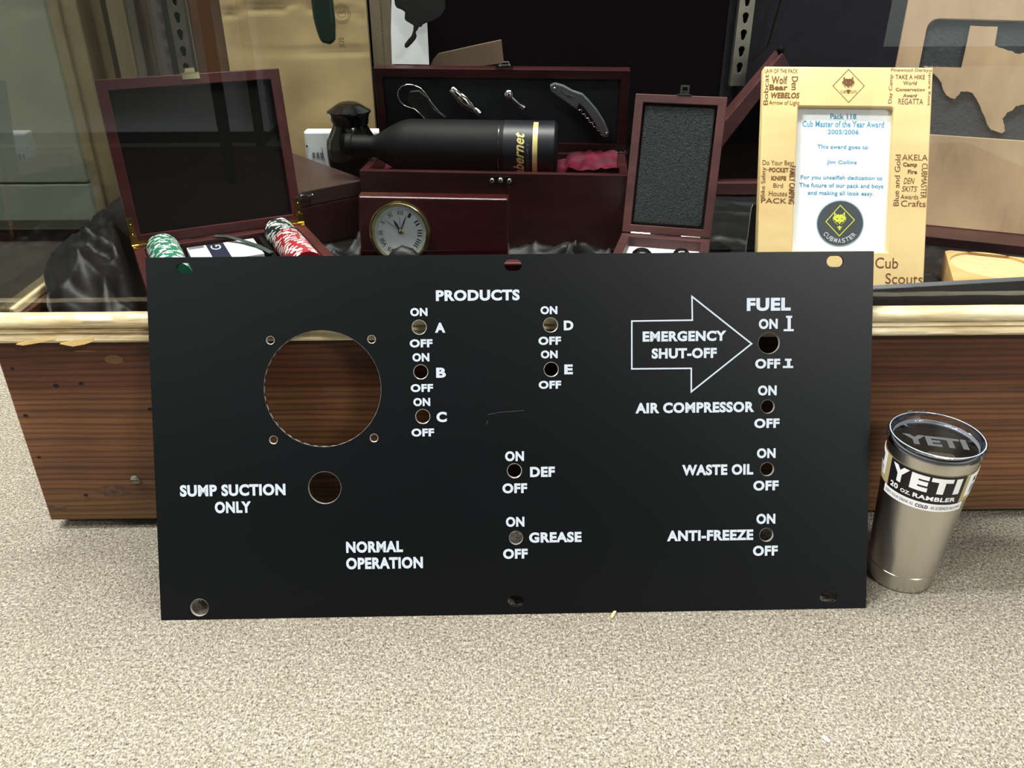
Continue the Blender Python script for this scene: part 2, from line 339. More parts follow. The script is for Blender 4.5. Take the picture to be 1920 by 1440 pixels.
def text2d(s, bold=0.0, shear=0.0, rot=0, res=4, extr=0):
    k = (s, bold, shear, rot, res)
    if k in TXC: return TXC[k]
    cu = bpy.data.curves.new('t', 'FONT'); cu.body = s; cu.size = 1; cu.offset = bold; cu.shear = shear; cu.space_character = 1+bold*1.8; cu.resolution_u = res; cu.fill_mode = 'FRONT' if hasattr(cu, 'fill_mode') else cu.fill_mode
    me = curve_to_mesh(cu); bpy.data.curves.remove(cu)
    V = [Vector((v.co.x, v.co.y)) for v in me.vertices]; Fc = [tuple(p.vertices) for p in me.polygons]; bpy.data.meshes.remove(me)
    if rot: V = [Vector((-v.y, v.x)) for v in V] if rot == 90 else [Vector((v.y, -v.x)) for v in V]
    x0 = min(v.x for v in V); x1 = max(v.x for v in V); y0 = min(v.y for v in V); y1 = max(v.y for v in V)
    V = [((v.x-x0)/(x1-x0), (v.y-y0)/(y1-y0)) for v in V]
    TXC[k] = (V, Fc); return TXC[k]
def text_on(name, s, F, rect, m, parent, c=.0004, **k):
    """rect = (a0,b0,a1,b1) in frame metres"""
    V, Fc = text2d(s, **k); a0, b0, a1, b1 = rect
    mb = MB(); mb.add([F.p(a0+(a1-a0)*x, b0+(b1-b0)*y, c) for x, y in V], Fc)
    me = bpy.data.meshes.new(name); me.from_pydata(mb.v, [], mb.f); me.update(); return link(name, me, parent, m)
def text_px(name, s, F, box, m, parent, c=.0004, **k):
    """box = printed extent measured on the photograph, turned into metres on the surface it is printed on"""
    x0, y0, x1, y1 = box; xm = (x0+x1)/2; ym = (y0+y1)/2
    a0 = F.hit(x0, ym)[0]; a1 = F.hit(x1, ym)[0]; b1 = F.hit(xm, y0)[1]; b0 = F.hit(xm, y1)[1]
    return text_on(name, s, F, (a0, b0, a1, b1), m, parent, c, **k)
def poly_px(F, pts): return [F.hit(x, y) for x, y in pts]
def stroke(F, pts, wd, c0=.0002, c1=.0005, closed=False):
    mb = MB(); n = len(pts); P = []
    V = [Vector(p) for p in pts]
    for i in range(n):
        d0 = (V[i]-V[i-1]) if (closed or i > 0) else (V[1]-V[0]); d1 = (V[(i+1) % n]-V[i]) if (closed or i < n-1) else d0
        d0 = d0.normalized(); d1 = d1.normalized(); n0 = Vector((-d0.y, d0.x)); n1 = Vector((-d1.y, d1.x)); b = (n0+n1); b.normalize(); k = max(.35, b.dot(n0)); o = b*(wd/2/k)
        P += [F.p(*(V[i]+o), c1), F.p(*(V[i]-o), c1)]
    fs = [(2*i, 2*((i+1) % n), 2*((i+1) % n)+1, 2*i+1) for i in range(n if closed else n-1)]
    mb.add(P, fs); return mb

# ================================================================== THE ROOM
def struct(name, mb, m, **k):
    o = mb.out(name, m, **k); o['kind'] = 'structure'; return o
struct('floor', MB().box(W0, -4, 4, -4.4, 4, -.02, 0), M_carpet)
struct('wall_rear', MB().box(W0, -4, 4, -4.02, -3.98, 0, 2.8), M_wall)
bb = struct('baseboard_rear', MB().box(W0, -4, 4, -3.98, -3.965, 0, .10), M_dark)
struct('ceiling', MB().box(W0, -4, 4, -4.4, 4, 2.8, 2.84), M_ceil)
M_diff = emit_mat('light_diffuser', (1, 1, .96, 1), 2.6)
for i, (x, y, p, wh) in enumerate(LIGHTS):
    t = thing('ceiling_light', 'long white ceiling light panel above the '+wh, 'ceiling light', (x, y, 2.8), 'ceiling light panels')
    MB().ring(W0, x-.62, x+.62, y-.17, y+.17, .03, 2.775, 2.799).out('light_frame', M_wall, t)
    MB().box(W0, x-.59, x+.59, y-.14, y+.14, 2.785, 2.795).out('diffuser', M_diff, t)
    area('ceiling_lamp', (x, y, 2.77), 1.16, .27, p, (1, .99, .945))
# things behind the camera that the showcase glass mirrors
t = thing('grey_cabinet', 'pale grey metal cabinet across the room mirrored in the glass', 'cabinet', (-2.0, -2.3, 0))
MB().box(W0, -3.3, -.78, -2.6, -2.1, .04, 1.2).out('cabinet_body', M_wall, t, bevel=.004)
MB().box(W0, -3.28, -.80, -2.58, -2.12, 0, .04).out('plinth', M_dark, t)
t = thing('black_table', 'black table with steel legs mirrored in the glass', 'table', (-1.4, -1.85, 0))
MB().box(W0, -2.3, -.72, -2.08, -1.52, .72, .75).out('tabletop', M_dark, t)
for x, y in ((-.765, -1.57), (-.80, -2.04), (-2.25, -1.57), (-2.25, -2.04)):
    MB().box(W0, x-.013, x+.013, y-.013, y+.013, .004, .72).out('leg', M_dark, t)
t = thing('reflection_blocker', 'added dark upright block behind the camera, hiding the wall mirrored in the glass', 'reflection blocker', (.4, -2.1, 0))  # unseen block added to keep the bright wall out of the reflection
MB().box(W0, -.72, 1.25, -2.45, -2.05, 0, 1.9).out('blocker_body', M_dark, t, bevel=.004)
for z in (.5, 1.0, 1.5): MB().box(W0, -.70, 1.23, -2.05, -2.03, z, z+.03).out('blocker_edge', M_mahog, t)

tag(MB().box(W0, -1.9, 1.6, -2.04, -.62, .0003, .004).out('reflection_dark_rug', mat('reflection_dark_rug', rgb(34, 26, 22), .95, var=.15, scale=60, spec=.1)), 'added dark brown rug behind the camera, darkening the carpet mirrored in the glass', 'rug')  # added so the glass mirrors a dark floor instead of bright carpet
# outside the showcase on its left
t = thing('steel_drawer_cabinet', 'grey-green steel drawer cabinet beyond the left end glass', 'cabinet', (-1.3, 1.25, 0))
sea = atY(0, 345, 1.05).z; bt = atY(0, 415, 1.05).z
MB().box(W0, -1.9, -.62, 1.07, 1.5, .03, 1.4).out('cabinet_body', M_grey, t, bevel=.003)
MB().box(W0, -1.88, atY(165, 345, 1.05).x, 1.05, 1.07, sea+.002, 1.1).out('drawer_front', M_grey, t, bevel=.003)
MB().box(W0, -1.88, atY(165, 345, 1.05).x, 1.05, 1.07, bt, sea-.002).out('drawer_front', M_grey, t, bevel=.003)
MB().box(W0, -1.88, -.64, 1.08, 1.5, 0, .03).out('plinth', M_dark, t)

# ================================================================== SHOWCASE
XL, XR, YB = -.534, 1.0, .72
CASE = thing('display_case', 'old pine and glass display case with worn gilt moulding behind the black panel', 'display case', (.16, .36, 0))
FB = Fr((0, 0, 0), (1, 0, 0), (0, 0, 1))      # front plane: a=x, b=z, c toward viewer
zb = .0135
# front base board, its nail holes, screw and knots
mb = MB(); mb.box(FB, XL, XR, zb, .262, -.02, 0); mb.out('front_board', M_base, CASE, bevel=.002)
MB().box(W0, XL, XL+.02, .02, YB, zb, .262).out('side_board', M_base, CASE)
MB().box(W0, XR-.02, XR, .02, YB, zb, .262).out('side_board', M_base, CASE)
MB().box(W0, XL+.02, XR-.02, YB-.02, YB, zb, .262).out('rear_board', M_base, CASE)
for x in (XL+.05, XR-.10):
    for y in (.10, YB-.12): MB().box(W0, x, x+.05, y, y+.05, 0, zb).out('foot', M_dark, CASE)
def on_front(px, py): a = FB.hit(px, py); return a
for (px, py, r) in ((105, 723, .0030), (152, 719, .0026), (48, 779, .0026), (73, 857, .0022), (161, 928, .0026), (23, 691, .002), (281, 767, .0022)):
    a, b = on_front(px, py); MB().prism(FB, circ(a, b, r, 12, r*.75), .0001, .0006).out('nail_hole', M_hole, CASE)
a, b = on_front(254, 899)
sh = MB(); F = FB.sh(a, b); sh.lathe(F, [(.0055, 0), (.0055, .001), (.0038, .0024), (.001, .0028)], 20); sc_ = sh.out('screw_head', M_zinc, CASE, smooth='auto')
MB().box(F, -.0045, .0045, -.0006, .0006, .0022, .0030).out('screw_slot', M_hole, sc_)
M_knot = mat('pine_knot', rgb(50, 32, 26), .6, var=.3, scale=130, col2=rgb(92, 62, 42))
for px, py, rx, rz in ((213, 920, .017, .008), (108, 950, .010, .0028)):
    a, b = on_front(px, py); MB().prism(FB, [(a+(p-a)*(1+.35*noise.noise(Vector((p*300, q*300, 1)))), b+(q-b)*(1+.35*noise.noise(Vector((p*300, q*300, 9))))) for p, q in circ(a, b, rx, 30, rz)], .0001, .0003).out('knot', M_knot, CASE)
for px, py, rx, rz in ((214, 674, .010, .0055), (160, 658, .012, .0012)):
    a, b = on_front(px, py); MB().prism(FB, circ(a, b, rx, 24, rz), .0001, .0004).out('scuff', M_knot if False else mat('pine_scuff', rgb(104, 72, 42), .6), CASE)
# gilt moulding: worn profile swept along x
prof = [(.006, .2820), (.012, .2868), (.018, .2885), (.0235, .2870), (.0262, .2830), (.0262, .2785), (.0240, .2745), (.0195, .2722), (.0175, .2712),
        (.0185, .2700), (.0205, .2692), (.0215, .2680), (.0210, .2668), (.0180, .2655), (.0190, .2640), (.0215, .2620), (.0220, .2590), (.0200, .2560), (.0150, .2535), (.004, .2530), (0.0, .2530)]
XS = [XL-.024 + i*.004 for i in range(int((XR-XL+.048)/.004)+1)]
P = []; n = len(prof)
for x in XS:
    for j, (c, z) in enumerate(prof):
        z -= .0042
        d = noise.noise(Vector((x*22, j*.35, 0)))*.0011 + noise.noise(Vector((x*90, j*.6, 4)))*.0005
        if 15 <= j <= 18 and -.50 < x < -.40: d -= .0035*max(0, noise.noise(Vector((x*30, 3.3, j*.2)))+.25)
        P.append(FB.p(x, z + (d*.6 if j < 19 else 0), c + (min(d, .0004) if j < 19 else 0) - (.0066 if 0 < j < 20 else 0)))
fs = [(i*n+j, i*n+j+1, (i+1)*n+j+1, (i+1)*n+j) for i in range(len(XS)-1) for j in range(n-1)]
fs += [tuple(range(n)), tuple((len(XS)-1)*n+j for j in range(n))][::1]
MB().add(P, fs).out('gilt_moulding', M_trim, CASE, smooth='auto')
FT = FB.sh(0, 0, .0145)
def px_on(F, pts, c): return [F.hit(x, y, c) for x, y in pts]
for pts in (((30, 645), (60, 637), (98, 634), (104, 636), (75, 642), (45, 647)), ((112, 644), (140, 636), (176, 632), (177, 639), (160, 645), (138, 649))):
    MB().prism(FT, px_on(FT, pts, 0), -.004, .0018).out('splinter', M_raw, CASE, bevel=.0006)
# glass
GY = .0075
MB().box(W0, XL+.010, XR-.01, GY-.0001, GY+.0001, .266, 1.15).out('front_glass', M_pane, CASE)
MB().box(W0, XL+.010, XL+.0102, GY+.004, YB-.01, .255, 1.15).out('end_glass', M_pane, CASE)
MB().box(W0, XL+.006, XL+.012, GY-.003, GY+.003, .262, 1.15).out('glass_edge', M_paneedge, CASE)
# inner front rail (black), wedge rising to the right, with its pale top edge
x0 = .10; PR = [(x0, .262), (XR-.03, .262), (XR-.03, .3135), (.5552, .3000), (.3978, .2915), (x0, .2755)]
MB().prism(FB, PR, -.030, -.019).out('inner_rail', M_rail, CASE, bevel=.0012)
MB().box(W0, XL+.02, x0, .010, .015, .235, .268).out('inner_ledge', M_case, CASE)
MB().tube([FB.p(.3978, .2912, -.0195), FB.p(.5552, .2997, -.0195), FB.p(XR-.04, .3128, -.0195)], .0011, 6).out('rail_edge', M_greymetal, CASE)
# floor, end rail, cleats
MB().box(W0, XL+.02, XR-.02, .02, YB-.02, .215, .2325).out('case_floor', M_case, CASE)
MB().box(W0, XL-.004, XL+.014, .03, YB, .262, .272).out('end_rail', M_timber, CASE, bevel=.002)
MB().box(W0, XL+.026, XL+.036, .03, YB-.03, .2325, .245).out('cleat', M_raw, CASE, bevel=.001)
# rear boards
def vboard(name, px0, px1, Y, m, z1=1.1, th=.012, z0=.2325, py=60):
    a = atY(px0, py, Y).x; b = atY(px1, py, Y).x
    return MB().box(W0, a, b, Y, Y+th, z0, z1).out(name, m, CASE, bevel=.0015)
vboard('rear_plank', 205, 243, .668, M_timber); vboard('rear_plank', 244, 262, .66, M_weather); vboard('rear_plank', 262.5, 284, .672, M_weather)
vboard('rear_plank', 284.5, 312, .664, M_weather); vboard('rear_plank', 312.5, 360, .676, M_weather); vboard('rear_plank', 361, 420, .670, M_brownb)
vboard('rear_plank', 421, 760, .682, M_darkback)
vboard('rear_plank', 761, 1360, .684, M_darkback)
MB().box(W0, atY(1362, 60, .684).x, XR-.02, .684, .696, .2325, 1.1).out('rear_plank', mat('dark_grey_back', rgb(34, 32, 38), .8, spec=.2), CASE)
def standard(px, Y, m, z0=.27):
    x = atY(px, 60, Y).x; F = Fr((x, Y, 0), (1, 0, 0), (0, 0, 1)); wd = .0125; holes = []
    z = atY(px, 66, Y).z
    for k in range(-6, 14):
        zc = z+k*.0254
        if zc < z0+.02 or zc > 1.05: continue
        r = .0052; h = .0034
        pl = [(r*math.cos(t), .004+r*math.sin(t)) for t in [R(-40)+R(260)*i/12 for i in range(13)]]
        pl += [(-h, -.004), (-h*.6, -.0068), (0, -.0078), (h*.6, -.0068), (h, -.004)]
        holes.append([(a, zc+b) for a, b in pl])
    me = plate(F, [(-wd, z0), (wd, z0), (wd, 1.08), (-wd, 1.08)], holes, 0, .002, 0)
    o = link('shelf_standard', me, CASE, m)
    mb = MB(); mb.box(F, -wd, -wd+.002, z0, 1.08, -.010, 0); mb.box(F, wd-.002, wd, z0, 1.08, -.010, 0); mb.box(F, -wd, wd, z0, 1.08, -.0115, -.010, 1)
    mb.out('channel', [m, M_hole], o)
standard(338, .655, M_zinc); standard(1394, .668, M_zinc, .40)
MB().box(W0, XL+.02, XR-.02, .20, .65, .84, .846).out('glass_shelf', M_pane, CASE)
for yy in (.22, .62): MB().box(W0, XL+.012, XR-.012, yy, yy+.012, .828, .8395).out('shelf_rail', M_zinc, CASE)
# timber leaning outside the left end
for i, (pa, pb, Y) in enumerate(((101, 121, .47), (122, 158, .475), (159, 176, .49), (177, 200, .50))):
    a = atY(pa, 60, Y).x; b = atY(pb, 60, Y).x
    tag(MB().box(W0, a, b, Y, Y+.02, 0, 1.6).out('timber_board', M_timber if i < 2 else (M_brownb if i == 2 else M_timber), bevel=.002),
        ('narrow pale pine board, leftmost outside the end glass', 'wide pale pine board second from the left outside the end glass', 'narrow brown board between two pale ones outside the end glass', 'rightmost pale pine board outside the end glass, beside the mahogany lid')[i], 'board', 'boards standing outside the end glass')

# ================================================================== BLACK CLOTH ON THE CASE FLOOR
SIL = [(-.476, .022, .262), (-.486, .035, .276), (-.4955, .06, .2834), (-.512, .09, .289), (-.5215, .12, .2926), (-.5225, .16, .2955), (-.5225, .20, .2985), (-.5225, .24, .301), (-.522, .28, .303), (-.518, .34, .3061), (-.512, .40, .300), (-.505, .47, .270), (-.50, .56, .245), (-.50, .66, .240)]
def sil(y):
    for a, b in zip(SIL, SIL[1:]):
        if a[1] <= y <= b[1]:
            t = (y-a[1])/(b[1]-a[1]); return a[0]+(b[0]-a[0])*t, a[2]+(b[2]-a[2])*t
    return SIL[-1][0], SIL[-1][2]
def ridge(v): return 1-min(1, abs(v))
FOLDS = [(-.500, .205, -.470, .060, .013, .008), (-.470, .20, -.425, .03, .014, .007), (-.505, .10, -.47, .035, .010, .006), (-.495, .30, -.478, .215, .010, .01), (-.45, .13, -.415, .05, -.010, .008), (-.49, .16, -.462, .15, -.012, .007),
         (.02, .17, .10, .25, .016, .008), (.10, .25, .17, .30, .014, .01), (.03, .12, .07, .17, .014, .006), (.05, .21, .12, .19, .012, .006), (.07, .12, .12, .16, .012, .006), (-.24, .20, -.19, .30, .014, .007), (-.22, .15, -.18, .22, .016, .007), (-.19, .30, -.17, .24, .012, .006),
         (.30, .30, .33, .20, .010, .008), (.27, .33, .31, .25, .010, .006)]
P = []; NX, NY = 330, 170
for j in range(NY):
    y = .022+(YB-.045-.022)*j/(NY-1); xs, zs = sil(y)
    for i in range(NX):
        t = i/(NX-1)
        if i < 8:      # outer fall of the cloth
            k = i/8; x = xs-.004+.004*k; z = .2335+(zs-.2335)*math.sin(k*math.pi/2)
        else:
            x = xs+(t-8/(NX-1))*(.80-xs); d = x-xs
            fade = max(0., 1-d/.16); fade = fade*fade*(3-2*fade)
            nx = noise.noise(Vector((x*7, y*5, 1)))*.5
            f = ridge(noise.noise(Vector((x*9+y*14, y*7-x*4, 2.2)))*2.6)**2.2
            f2 = ridge(noise.noise(Vector((x*16-y*9, y*15+x*3, 7.7)))*2.6)**3
            amp = .012*fade + .006
            if -.02 < x < .16 and .1 < y < .4: amp += .010
            if -.27 < x < -.15 and .08 < y < .3: amp += .008
            z = .2365+(zs-.2365)*fade + f*amp + f2*amp*.5 + nx*.004*fade
            z = min(z, zs+.004) if d < .02 else z
            for (ax0, ay0, ax1, ay1, hgt, wdt) in FOLDS:
                dx, dy = ax1-ax0, ay1-ay0; tt = max(0, min(1, ((x-ax0)*dx+(y-ay0)*dy)/(dx*dx+dy*dy))); dd = math.hypot(x-ax0-dx*tt, y-ay0-dy*tt)
                z += hgt*math.exp(-dd/wdt)*(1 if d > .02 else d/.02)
            if y < .05: z = .245+(z-.245)*max(0, (y-.02)/.03)
            z = max(z, .2345)
        P.append((x, y, z))
# (objects sit on z=.24; the cloth is pressed flat under them)
FLATS = []
def footprint(x, y, ang, a0, a1, b0, b1): FLATS.append((flat_frame(x, y, 0, ang), a0, a1, b0, b1))
footprint(-.453, .192, 26.1, -.004, .217, -.198, .02); footprint(-.273, .314, 39.4, 0, .108, 0, .24)
footprint(-.1751, .455, -5.6, 0, .3645, -.135, .02); footprint(.1605, .2519, -15.4, 0, .114, -.174, .02)
footprint(-.1615, .099, -5, 0, .17, -.002, .05); footprint(.312, .144, -4.8, 0, .199, -.02, .13); footprint(.547, .3995, -22.1, 0, .30, -.06, .06)
footprint(.566, .204, -20.9, 0, .13, -.13, 0); footprint(-.225, .505, 0, -.045, .045, -.045, .045); footprint(-.31, .54, 0, 0, .16, 0, .04)
footprint(0, .57, 0, .17, .62, -.01, .05); footprint(.014, .042, 0, -.03, .03, -.01, .01); footprint(-.42, .57, 0, 0, .25, -.01, .1)
Q = []
for (x, y, z) in P:
    for F, a0, a1, b0, b1 in FLATS:
        d = Vector((x, y, 0))-Vector((F.O.x, F.O.y, 0)); a = d.dot(F.U); b = d.dot(F.V); m = .012
        if a0-m < a < a1+m and b0-m < b < b1+m:
            q = max(a0-a, a-a1, b0-b, b-b1, 0)/m
            z = .2375+(z-.2375)*(q*q*(3-2*q)) if z > .2375 else z
    Q.append((x, y, z))
fs = [(j*NX+i, j*NX+i+1, (j+1)*NX+i+1, (j+1)*NX+i) for j in range(NY-1) for i in range(NX-1)]
cl = MB().add(Q, fs).out('black_cloth', M_satin, smooth=True)
tag(cl, 'rumpled black satin cloth spread over the floor of the showcase', 'cloth')
# little peak of the cloth in front of the clock dial
pk = [(a, b) for a, b in ((-.030, 0), (-.022, .016), (-.012, .028), (-.002, .033), (.010, .029), (.020, .018), (.034, .006), (.040, 0))]
F = Fr((atY(757, 470, .075).x, .075, atY(757, 460, .075).z-.033), (1, 0, 0), (0, 0, 1))
P2 = []; nn = len(pk)
for k in range(9):
    u = (k-4)/4.; s = math.sqrt(max(0, 1-u*u))
    for a, b in pk: P2.append(F.p(a*(.55+.45*s), b*s + (-.065)*(1-s*.0) * 0, u*.016))
fs = [(k*nn+i, k*nn+i+1, (k+1)*nn+i+1, (k+1)*nn+i) for k in range(8) for i in range(nn-1)]
pkb = MB().add(P2, fs)
base = [F.p(a, 0, c) for a, c in ((-.030, .012), (.040, .012), (.040, -.012), (-.030, -.012))]
pkb.add(base+[Vector((v.x, v.y, .238)) for v in base], [(0, 1, 5, 4), (1, 2, 6, 5), (2, 3, 7, 6), (3, 0, 4, 7)])
tag(pkb.out('folded_cloth', M_satin, smooth=True), 'small peaked fold of black cloth standing before the clock dial', 'cloth')

# ================================================================== POKER CHIP CASE
def tray(F, wd, z0, z1, W, D, m, parent, wall=.012, floor=.006, name='case_body', bevel=.001):
    """open box: F flat frame at the rear-left corner, b from -D to 0"""
    mb = MB(); mb.ring(F, 0, W, -D, 0, wall, z0, z1); mb.box(F, wall*.5, W-wall*.5, -D+wall*.5, -wall*.5, z0, z0+floor)
    return mb.out(name, m, parent, bevel=bevel)
FL = lean_frame(-.453, .192, .2855, 26.1, 8.8); LW, LH = .2128, .1934
PB = flat_frame(-.453, .192, 0, 26.1)
T = thing('poker_chip_case', 'open mahogany poker chip case with black lined lid, at the left of the showcase', 'box', PB.p(.106, -.095, .24))
tray(PB, 0, .2385, .2845, LW, LH, M_mahogred, T, wall=.0125, floor=.004)
lid = MB().ring(FL, 0, LW, 0, LH, .0125, -.017, 0).box(FL, .004, LW-.004, .004, LH-.004, -.017, -.013).out('lid', M_mahogred, T, bevel=.001)
MB().box(FL, .0128, LW-.0128, .0128, LH-.0128, -.0125, -.0045).out('lid_lining', M_felt, T)
tr = MB().box(PB, .0128, LW-.0128, -LH+.0128, -.0128, .243, .262)
for a in (.0535, .152): tr.box(PB, a-.003, a+.003, -LH+.0128, -.0128, .262, .279)
tr.out('chip_tray', M_felt, T)
for a, s in ((.0035, 1), (LW-.0035, -1)):
    h = MB(); h.box(FL, a-.003, a+.003, .002, .034, 0, .0012); h.box(FL, a-.0042*1, a+.0042, 0, .012, 0, .0022)
    h.box(PB, a-.003, a+.003, -.014, 0, .2845, .2862); h.box(PB, min(a, a+s*.022), max(a, a+s*.022), -.006, -.001, .2845, .2875)
    h.tube([FL.p(a-.004, 0, .003), FL.p(a+.004, 0, .003)], .0022, 8); h.box(FL, min(a, a+s*.024), max(a, a+s*.024), .001, .0045, 0, .0016)
    hh = h.out('hinge', M_brass, T, bevel=.0003)
    for q in (.014, .026): MB().sphere(FL.p(a, q, .0013), .0013, 6).out('screw', M_brass, hh, smooth=True)
h = MB(); c = FL.hit(356, 135)[0]; h.box(FL, c-.010, c+.010, LH, LH+.0015, -.010, .001); h.box(FL, c-.010, c+.010, LH-.006, LH+.001, 0, .001); h.box(FL, c-.005, c+.006, LH+.0015, LH+.0065, -.004, -.002); h.tube([FL.p(c-.006, LH+.002, -.001), FL.p(c+.006, LH+.002, -.001)], .0014)
h.out('latch', M_gold, T)
def chip_mesh(body):
    mb = MB(); n = 48; r = .0195; hh = .00155; F = W0
    prof = [(r-.0006, -hh), (r, -hh+.0005), (r, hh-.0005), (r-.0006, hh)]
    P = [F.p(q*math.cos(2*math.pi*i/n), q*math.sin(2*math.pi*i/n), h) for q, h in prof for i in range(n)]
    fs = []; mi = []
    for k in range(3):
        for i in range(n): fs.append((k*n+i, k*n+(i+1) % n, (k+1)*n+(i+1) % n, (k+1)*n+i)); mi.append(1 if i % 8 in (0, 1, 2) else 0)
    fs += [tuple(range(n))[::-1], tuple(3*n+i for i in range(n))]; mi += [0, 0]
    mb.add(P, fs); mb.mi = mi; me = mb.mesh('poker_chip'); me.materials.append(body); me.materials.append(M_chipwhite); return me
ORD = 'first second third fourth fifth sixth seventh eighth ninth tenth eleventh twelfth thirteenth fourteenth fifteenth sixteenth seventeenth eighteenth nineteenth twentieth'.split()
ORD += [t+'-'+u for t in ('twenty', 'thirty') for u in ORD[:9]]
def chips(body, a, zc, b0, n, label, group):
    me = chip_mesh(body); rot = Matrix((PB.U, PB.N, PB.V)).transposed().to_4x4()
    for i in range(n):
        o = bpy.data.objects.new('poker_chip', me); COL.objects.link(o)
        o.matrix_world = Matrix.Translation(PB.p(a+random.uniform(-.0003, .0003), b0-i*.00335, zc)) @ rot @ Matrix.Rotation(random.uniform(0, 6.28), 4, 'Z')
        tag(o, label % ORD[i], 'poker chip', group)
chips(M_chipgreen, .0335, .2815, -.0155, 34, 'green and white poker chip, %s from the lid in the left row', 'green poker chips in the left row')
chips(M_chipblack, .1770, .2815, -.0155, 15, 'black and white poker chip, %s from the lid in the right row', 'black poker chips in the right row')
chips(M_chipred, .1770, .2815, -.0155-.00335*15, 29, 'red and white poker chip, %s in front of the black chips in the right row', 'red poker chips in the right row')
D = thing('playing_card_box', 'white playing card box with a navy label, lying between the chip stacks', 'card box', PB.p(.1, -.04, .262))
MB().box(PB, .060, .142, -.085, -.020, .2625, .2805).out('carton', M_paper, D, bevel=.0008)
MB().box(PB, .083, .104, -.085, -.021, .2806, .2808).out('label_band', M_navyink, D)
FC = PB.sh(.083, -.05, .2809); text_on('lettering', 'G', FC, (.004, .004, .016, .022), M_paper, D, c=.0001, rot=90)
MB().box(PB, .0615, .080, -.030, -.022, .2806, .2808).out('print_patch', M_greyink, D)
rb = MB(); rb.tube([PB.p(.098, -.006, .286), PB.p(.112, -.018, .287), PB.p(.126, -.034, .284), PB.p(.140, -.060, .283), PB.p(.150, -.09, .281)], .0035, 8, flat=.25)
tag(rb.out('ribbon', mat('grey_ribbon', rgb(72, 84, 78), .4)), 'thin grey-green ribbon lying across the playing card box', 'ribbon')

# ================================================================== CLOSED MAHOGANY BOX
CB = flat_frame(-.273, .314, 0, 39.4)
T = thing('closed_wooden_box', 'closed dark mahogany box with a silver hook latch, behind the poker case lid', 'box', CB.p(.054, .12, .24))
MB().box(CB, 0, .108, 0, .24, .24, .296).out('body', M_mahog, T, bevel=.0015)
MB().box(CB, 0, .108, 0, .24, .2966, .318).out('lid', mat('brown_lacquer', rgb(54, 38, 34), .4, var=.06), T, bevel=.0015)
c = Fr(CB.p(.0, 0, 0), CB.U, (0, 0, 1)); la, lb = c.hit(572, 366)
h = MB(); h.tube([c.p(la-.008, lb, .002), c.p(la-.003, lb+.002, .0035), c.p(la+.004, lb-.001, .003), c.p(la+.009, lb-.001, .0035)], .0011); h.sphere(c.p(la+.009, lb-.001, .0035), .0022, 8); h.box(c, la-.011, la-.006, lb-.004, lb+.004, 0, .002)
h.out('hook_latch', M_chrome, T, smooth='auto')

# ================================================================== WINE BOX
WL = lean_frame(-.1751, .455, .345, -5.6, -5.2); WW, WH, WD = .3600, .1147, .131
WB = flat_frame(-.1751, .455, 0, -5.6)
T = thing('wine_gift_box', 'open mahogany wine box with crimson satin, tools in its lid and a bottle inside', 'box', WB.p(.18, -.07, .24))
tray(WB, 0, .24, .345, WW, WD, M_mahog, T, wall=.011, floor=.05)
MB().ring(WL, 0, WW, 0, WH, .0125, -.020, 0).box(WL, .004, WW-.004, .004, WH-.004, -.020, -.016).out('lid', M_mahog, T, bevel=.001)
MB().box(WL, .0127, WW-.0127, .0127, WH-.0127, -.0155, -.005).out('lid_lining', mat('lid_black', rgb(26, 28, 32), .8, var=.08, spec=.2), T)
P = []; nx, ny = 70, 26
for j in range(ny):
    for i in range(nx):
        a = .0115+(WW-.023)*i/(nx-1); b = -WD+.0115+(WD-.023)*j/(ny-1); e = min(j, ny-1-j)/ (ny/2)
        z = .318+.020*(1-e)**2 + .008*noise.noise(Vector((a*40, b*30, 0))) + .005*ridge(noise.noise(Vector((a*50+b*40, b*60, 5)))*2.5)**2
        if i > nx*.78: z += .010
        P.append(WB.p(a, b, min(z, .352)))
MB().add(P, [(j*nx+i, j*nx+i+1, (j+1)*nx+i+1, (j+1)*nx+i) for j in range(ny-1) for i in range(nx-1)]).out('satin_lining', M_wine_satin, T, smooth=True)
wf = Fr(WB.p(0, -WD, 0), WB.U, (0, 0, 1)); ca, cb_ = wf.hit(939, 336)
h = MB(); h.box(wf, ca-.013, ca+.013, cb_+.001, cb_+.0035, 0, .0015)
for s in (-1, 1): h.sphere(wf.p(ca+s*.0115, cb_-.002, .001), .0035, 8, sc=(1, .5, 1))
h.sphere(wf.p(ca, cb_-.001, .002), .0038, 8, sc=(1, .7, 1)); h.box(wf, ca-.004, ca+.004, cb_-.005, cb_+.002, 0, .002)
h.out('catch_plate', M_chrome, T, smooth='auto')
la = WL.hit(945, 128)[0]; h = MB(); h.box(WL, la-.012, la+.012, WH, WH+.0022, -.012, .001); h.tube([WL.p(la-.006, WH+.004, -.002), WL.p(la-.003, WH+.009, 0), WL.p(la+.006, WH+.010, 0), WL.p(la+.008, WH+.004, -.002)], .0012); h.tube([WL.p(la-.008, WH+.005, 0), WL.p(la+.009, WH+.006, 0)], .001)
h.out('latch', M_chrome, T, smooth='auto')
MB().sphere(WL.p(.006, .012, .001), .0028, 8).out('screw', M_chrome, T, smooth=True)
ra, rb_ = WL.hit(1177, 283); h = MB(); h.tube([WL.p(ra-.026, rb_, .006), WL.p(ra-.001, rb_-.0005, .006)], .0016)
for k in range(3): h.tube([WL.p(ra-.022+k*.009, rb_-.0035, .006), WL.p(ra-.022+k*.009, rb_+.0035, .006)], .0018)
h.box(WL, ra-.001, ra+.0015, rb_-.008, rb_+.026, .001, .008)
h.out('lid_stay', M_chrome, T, smooth='auto')

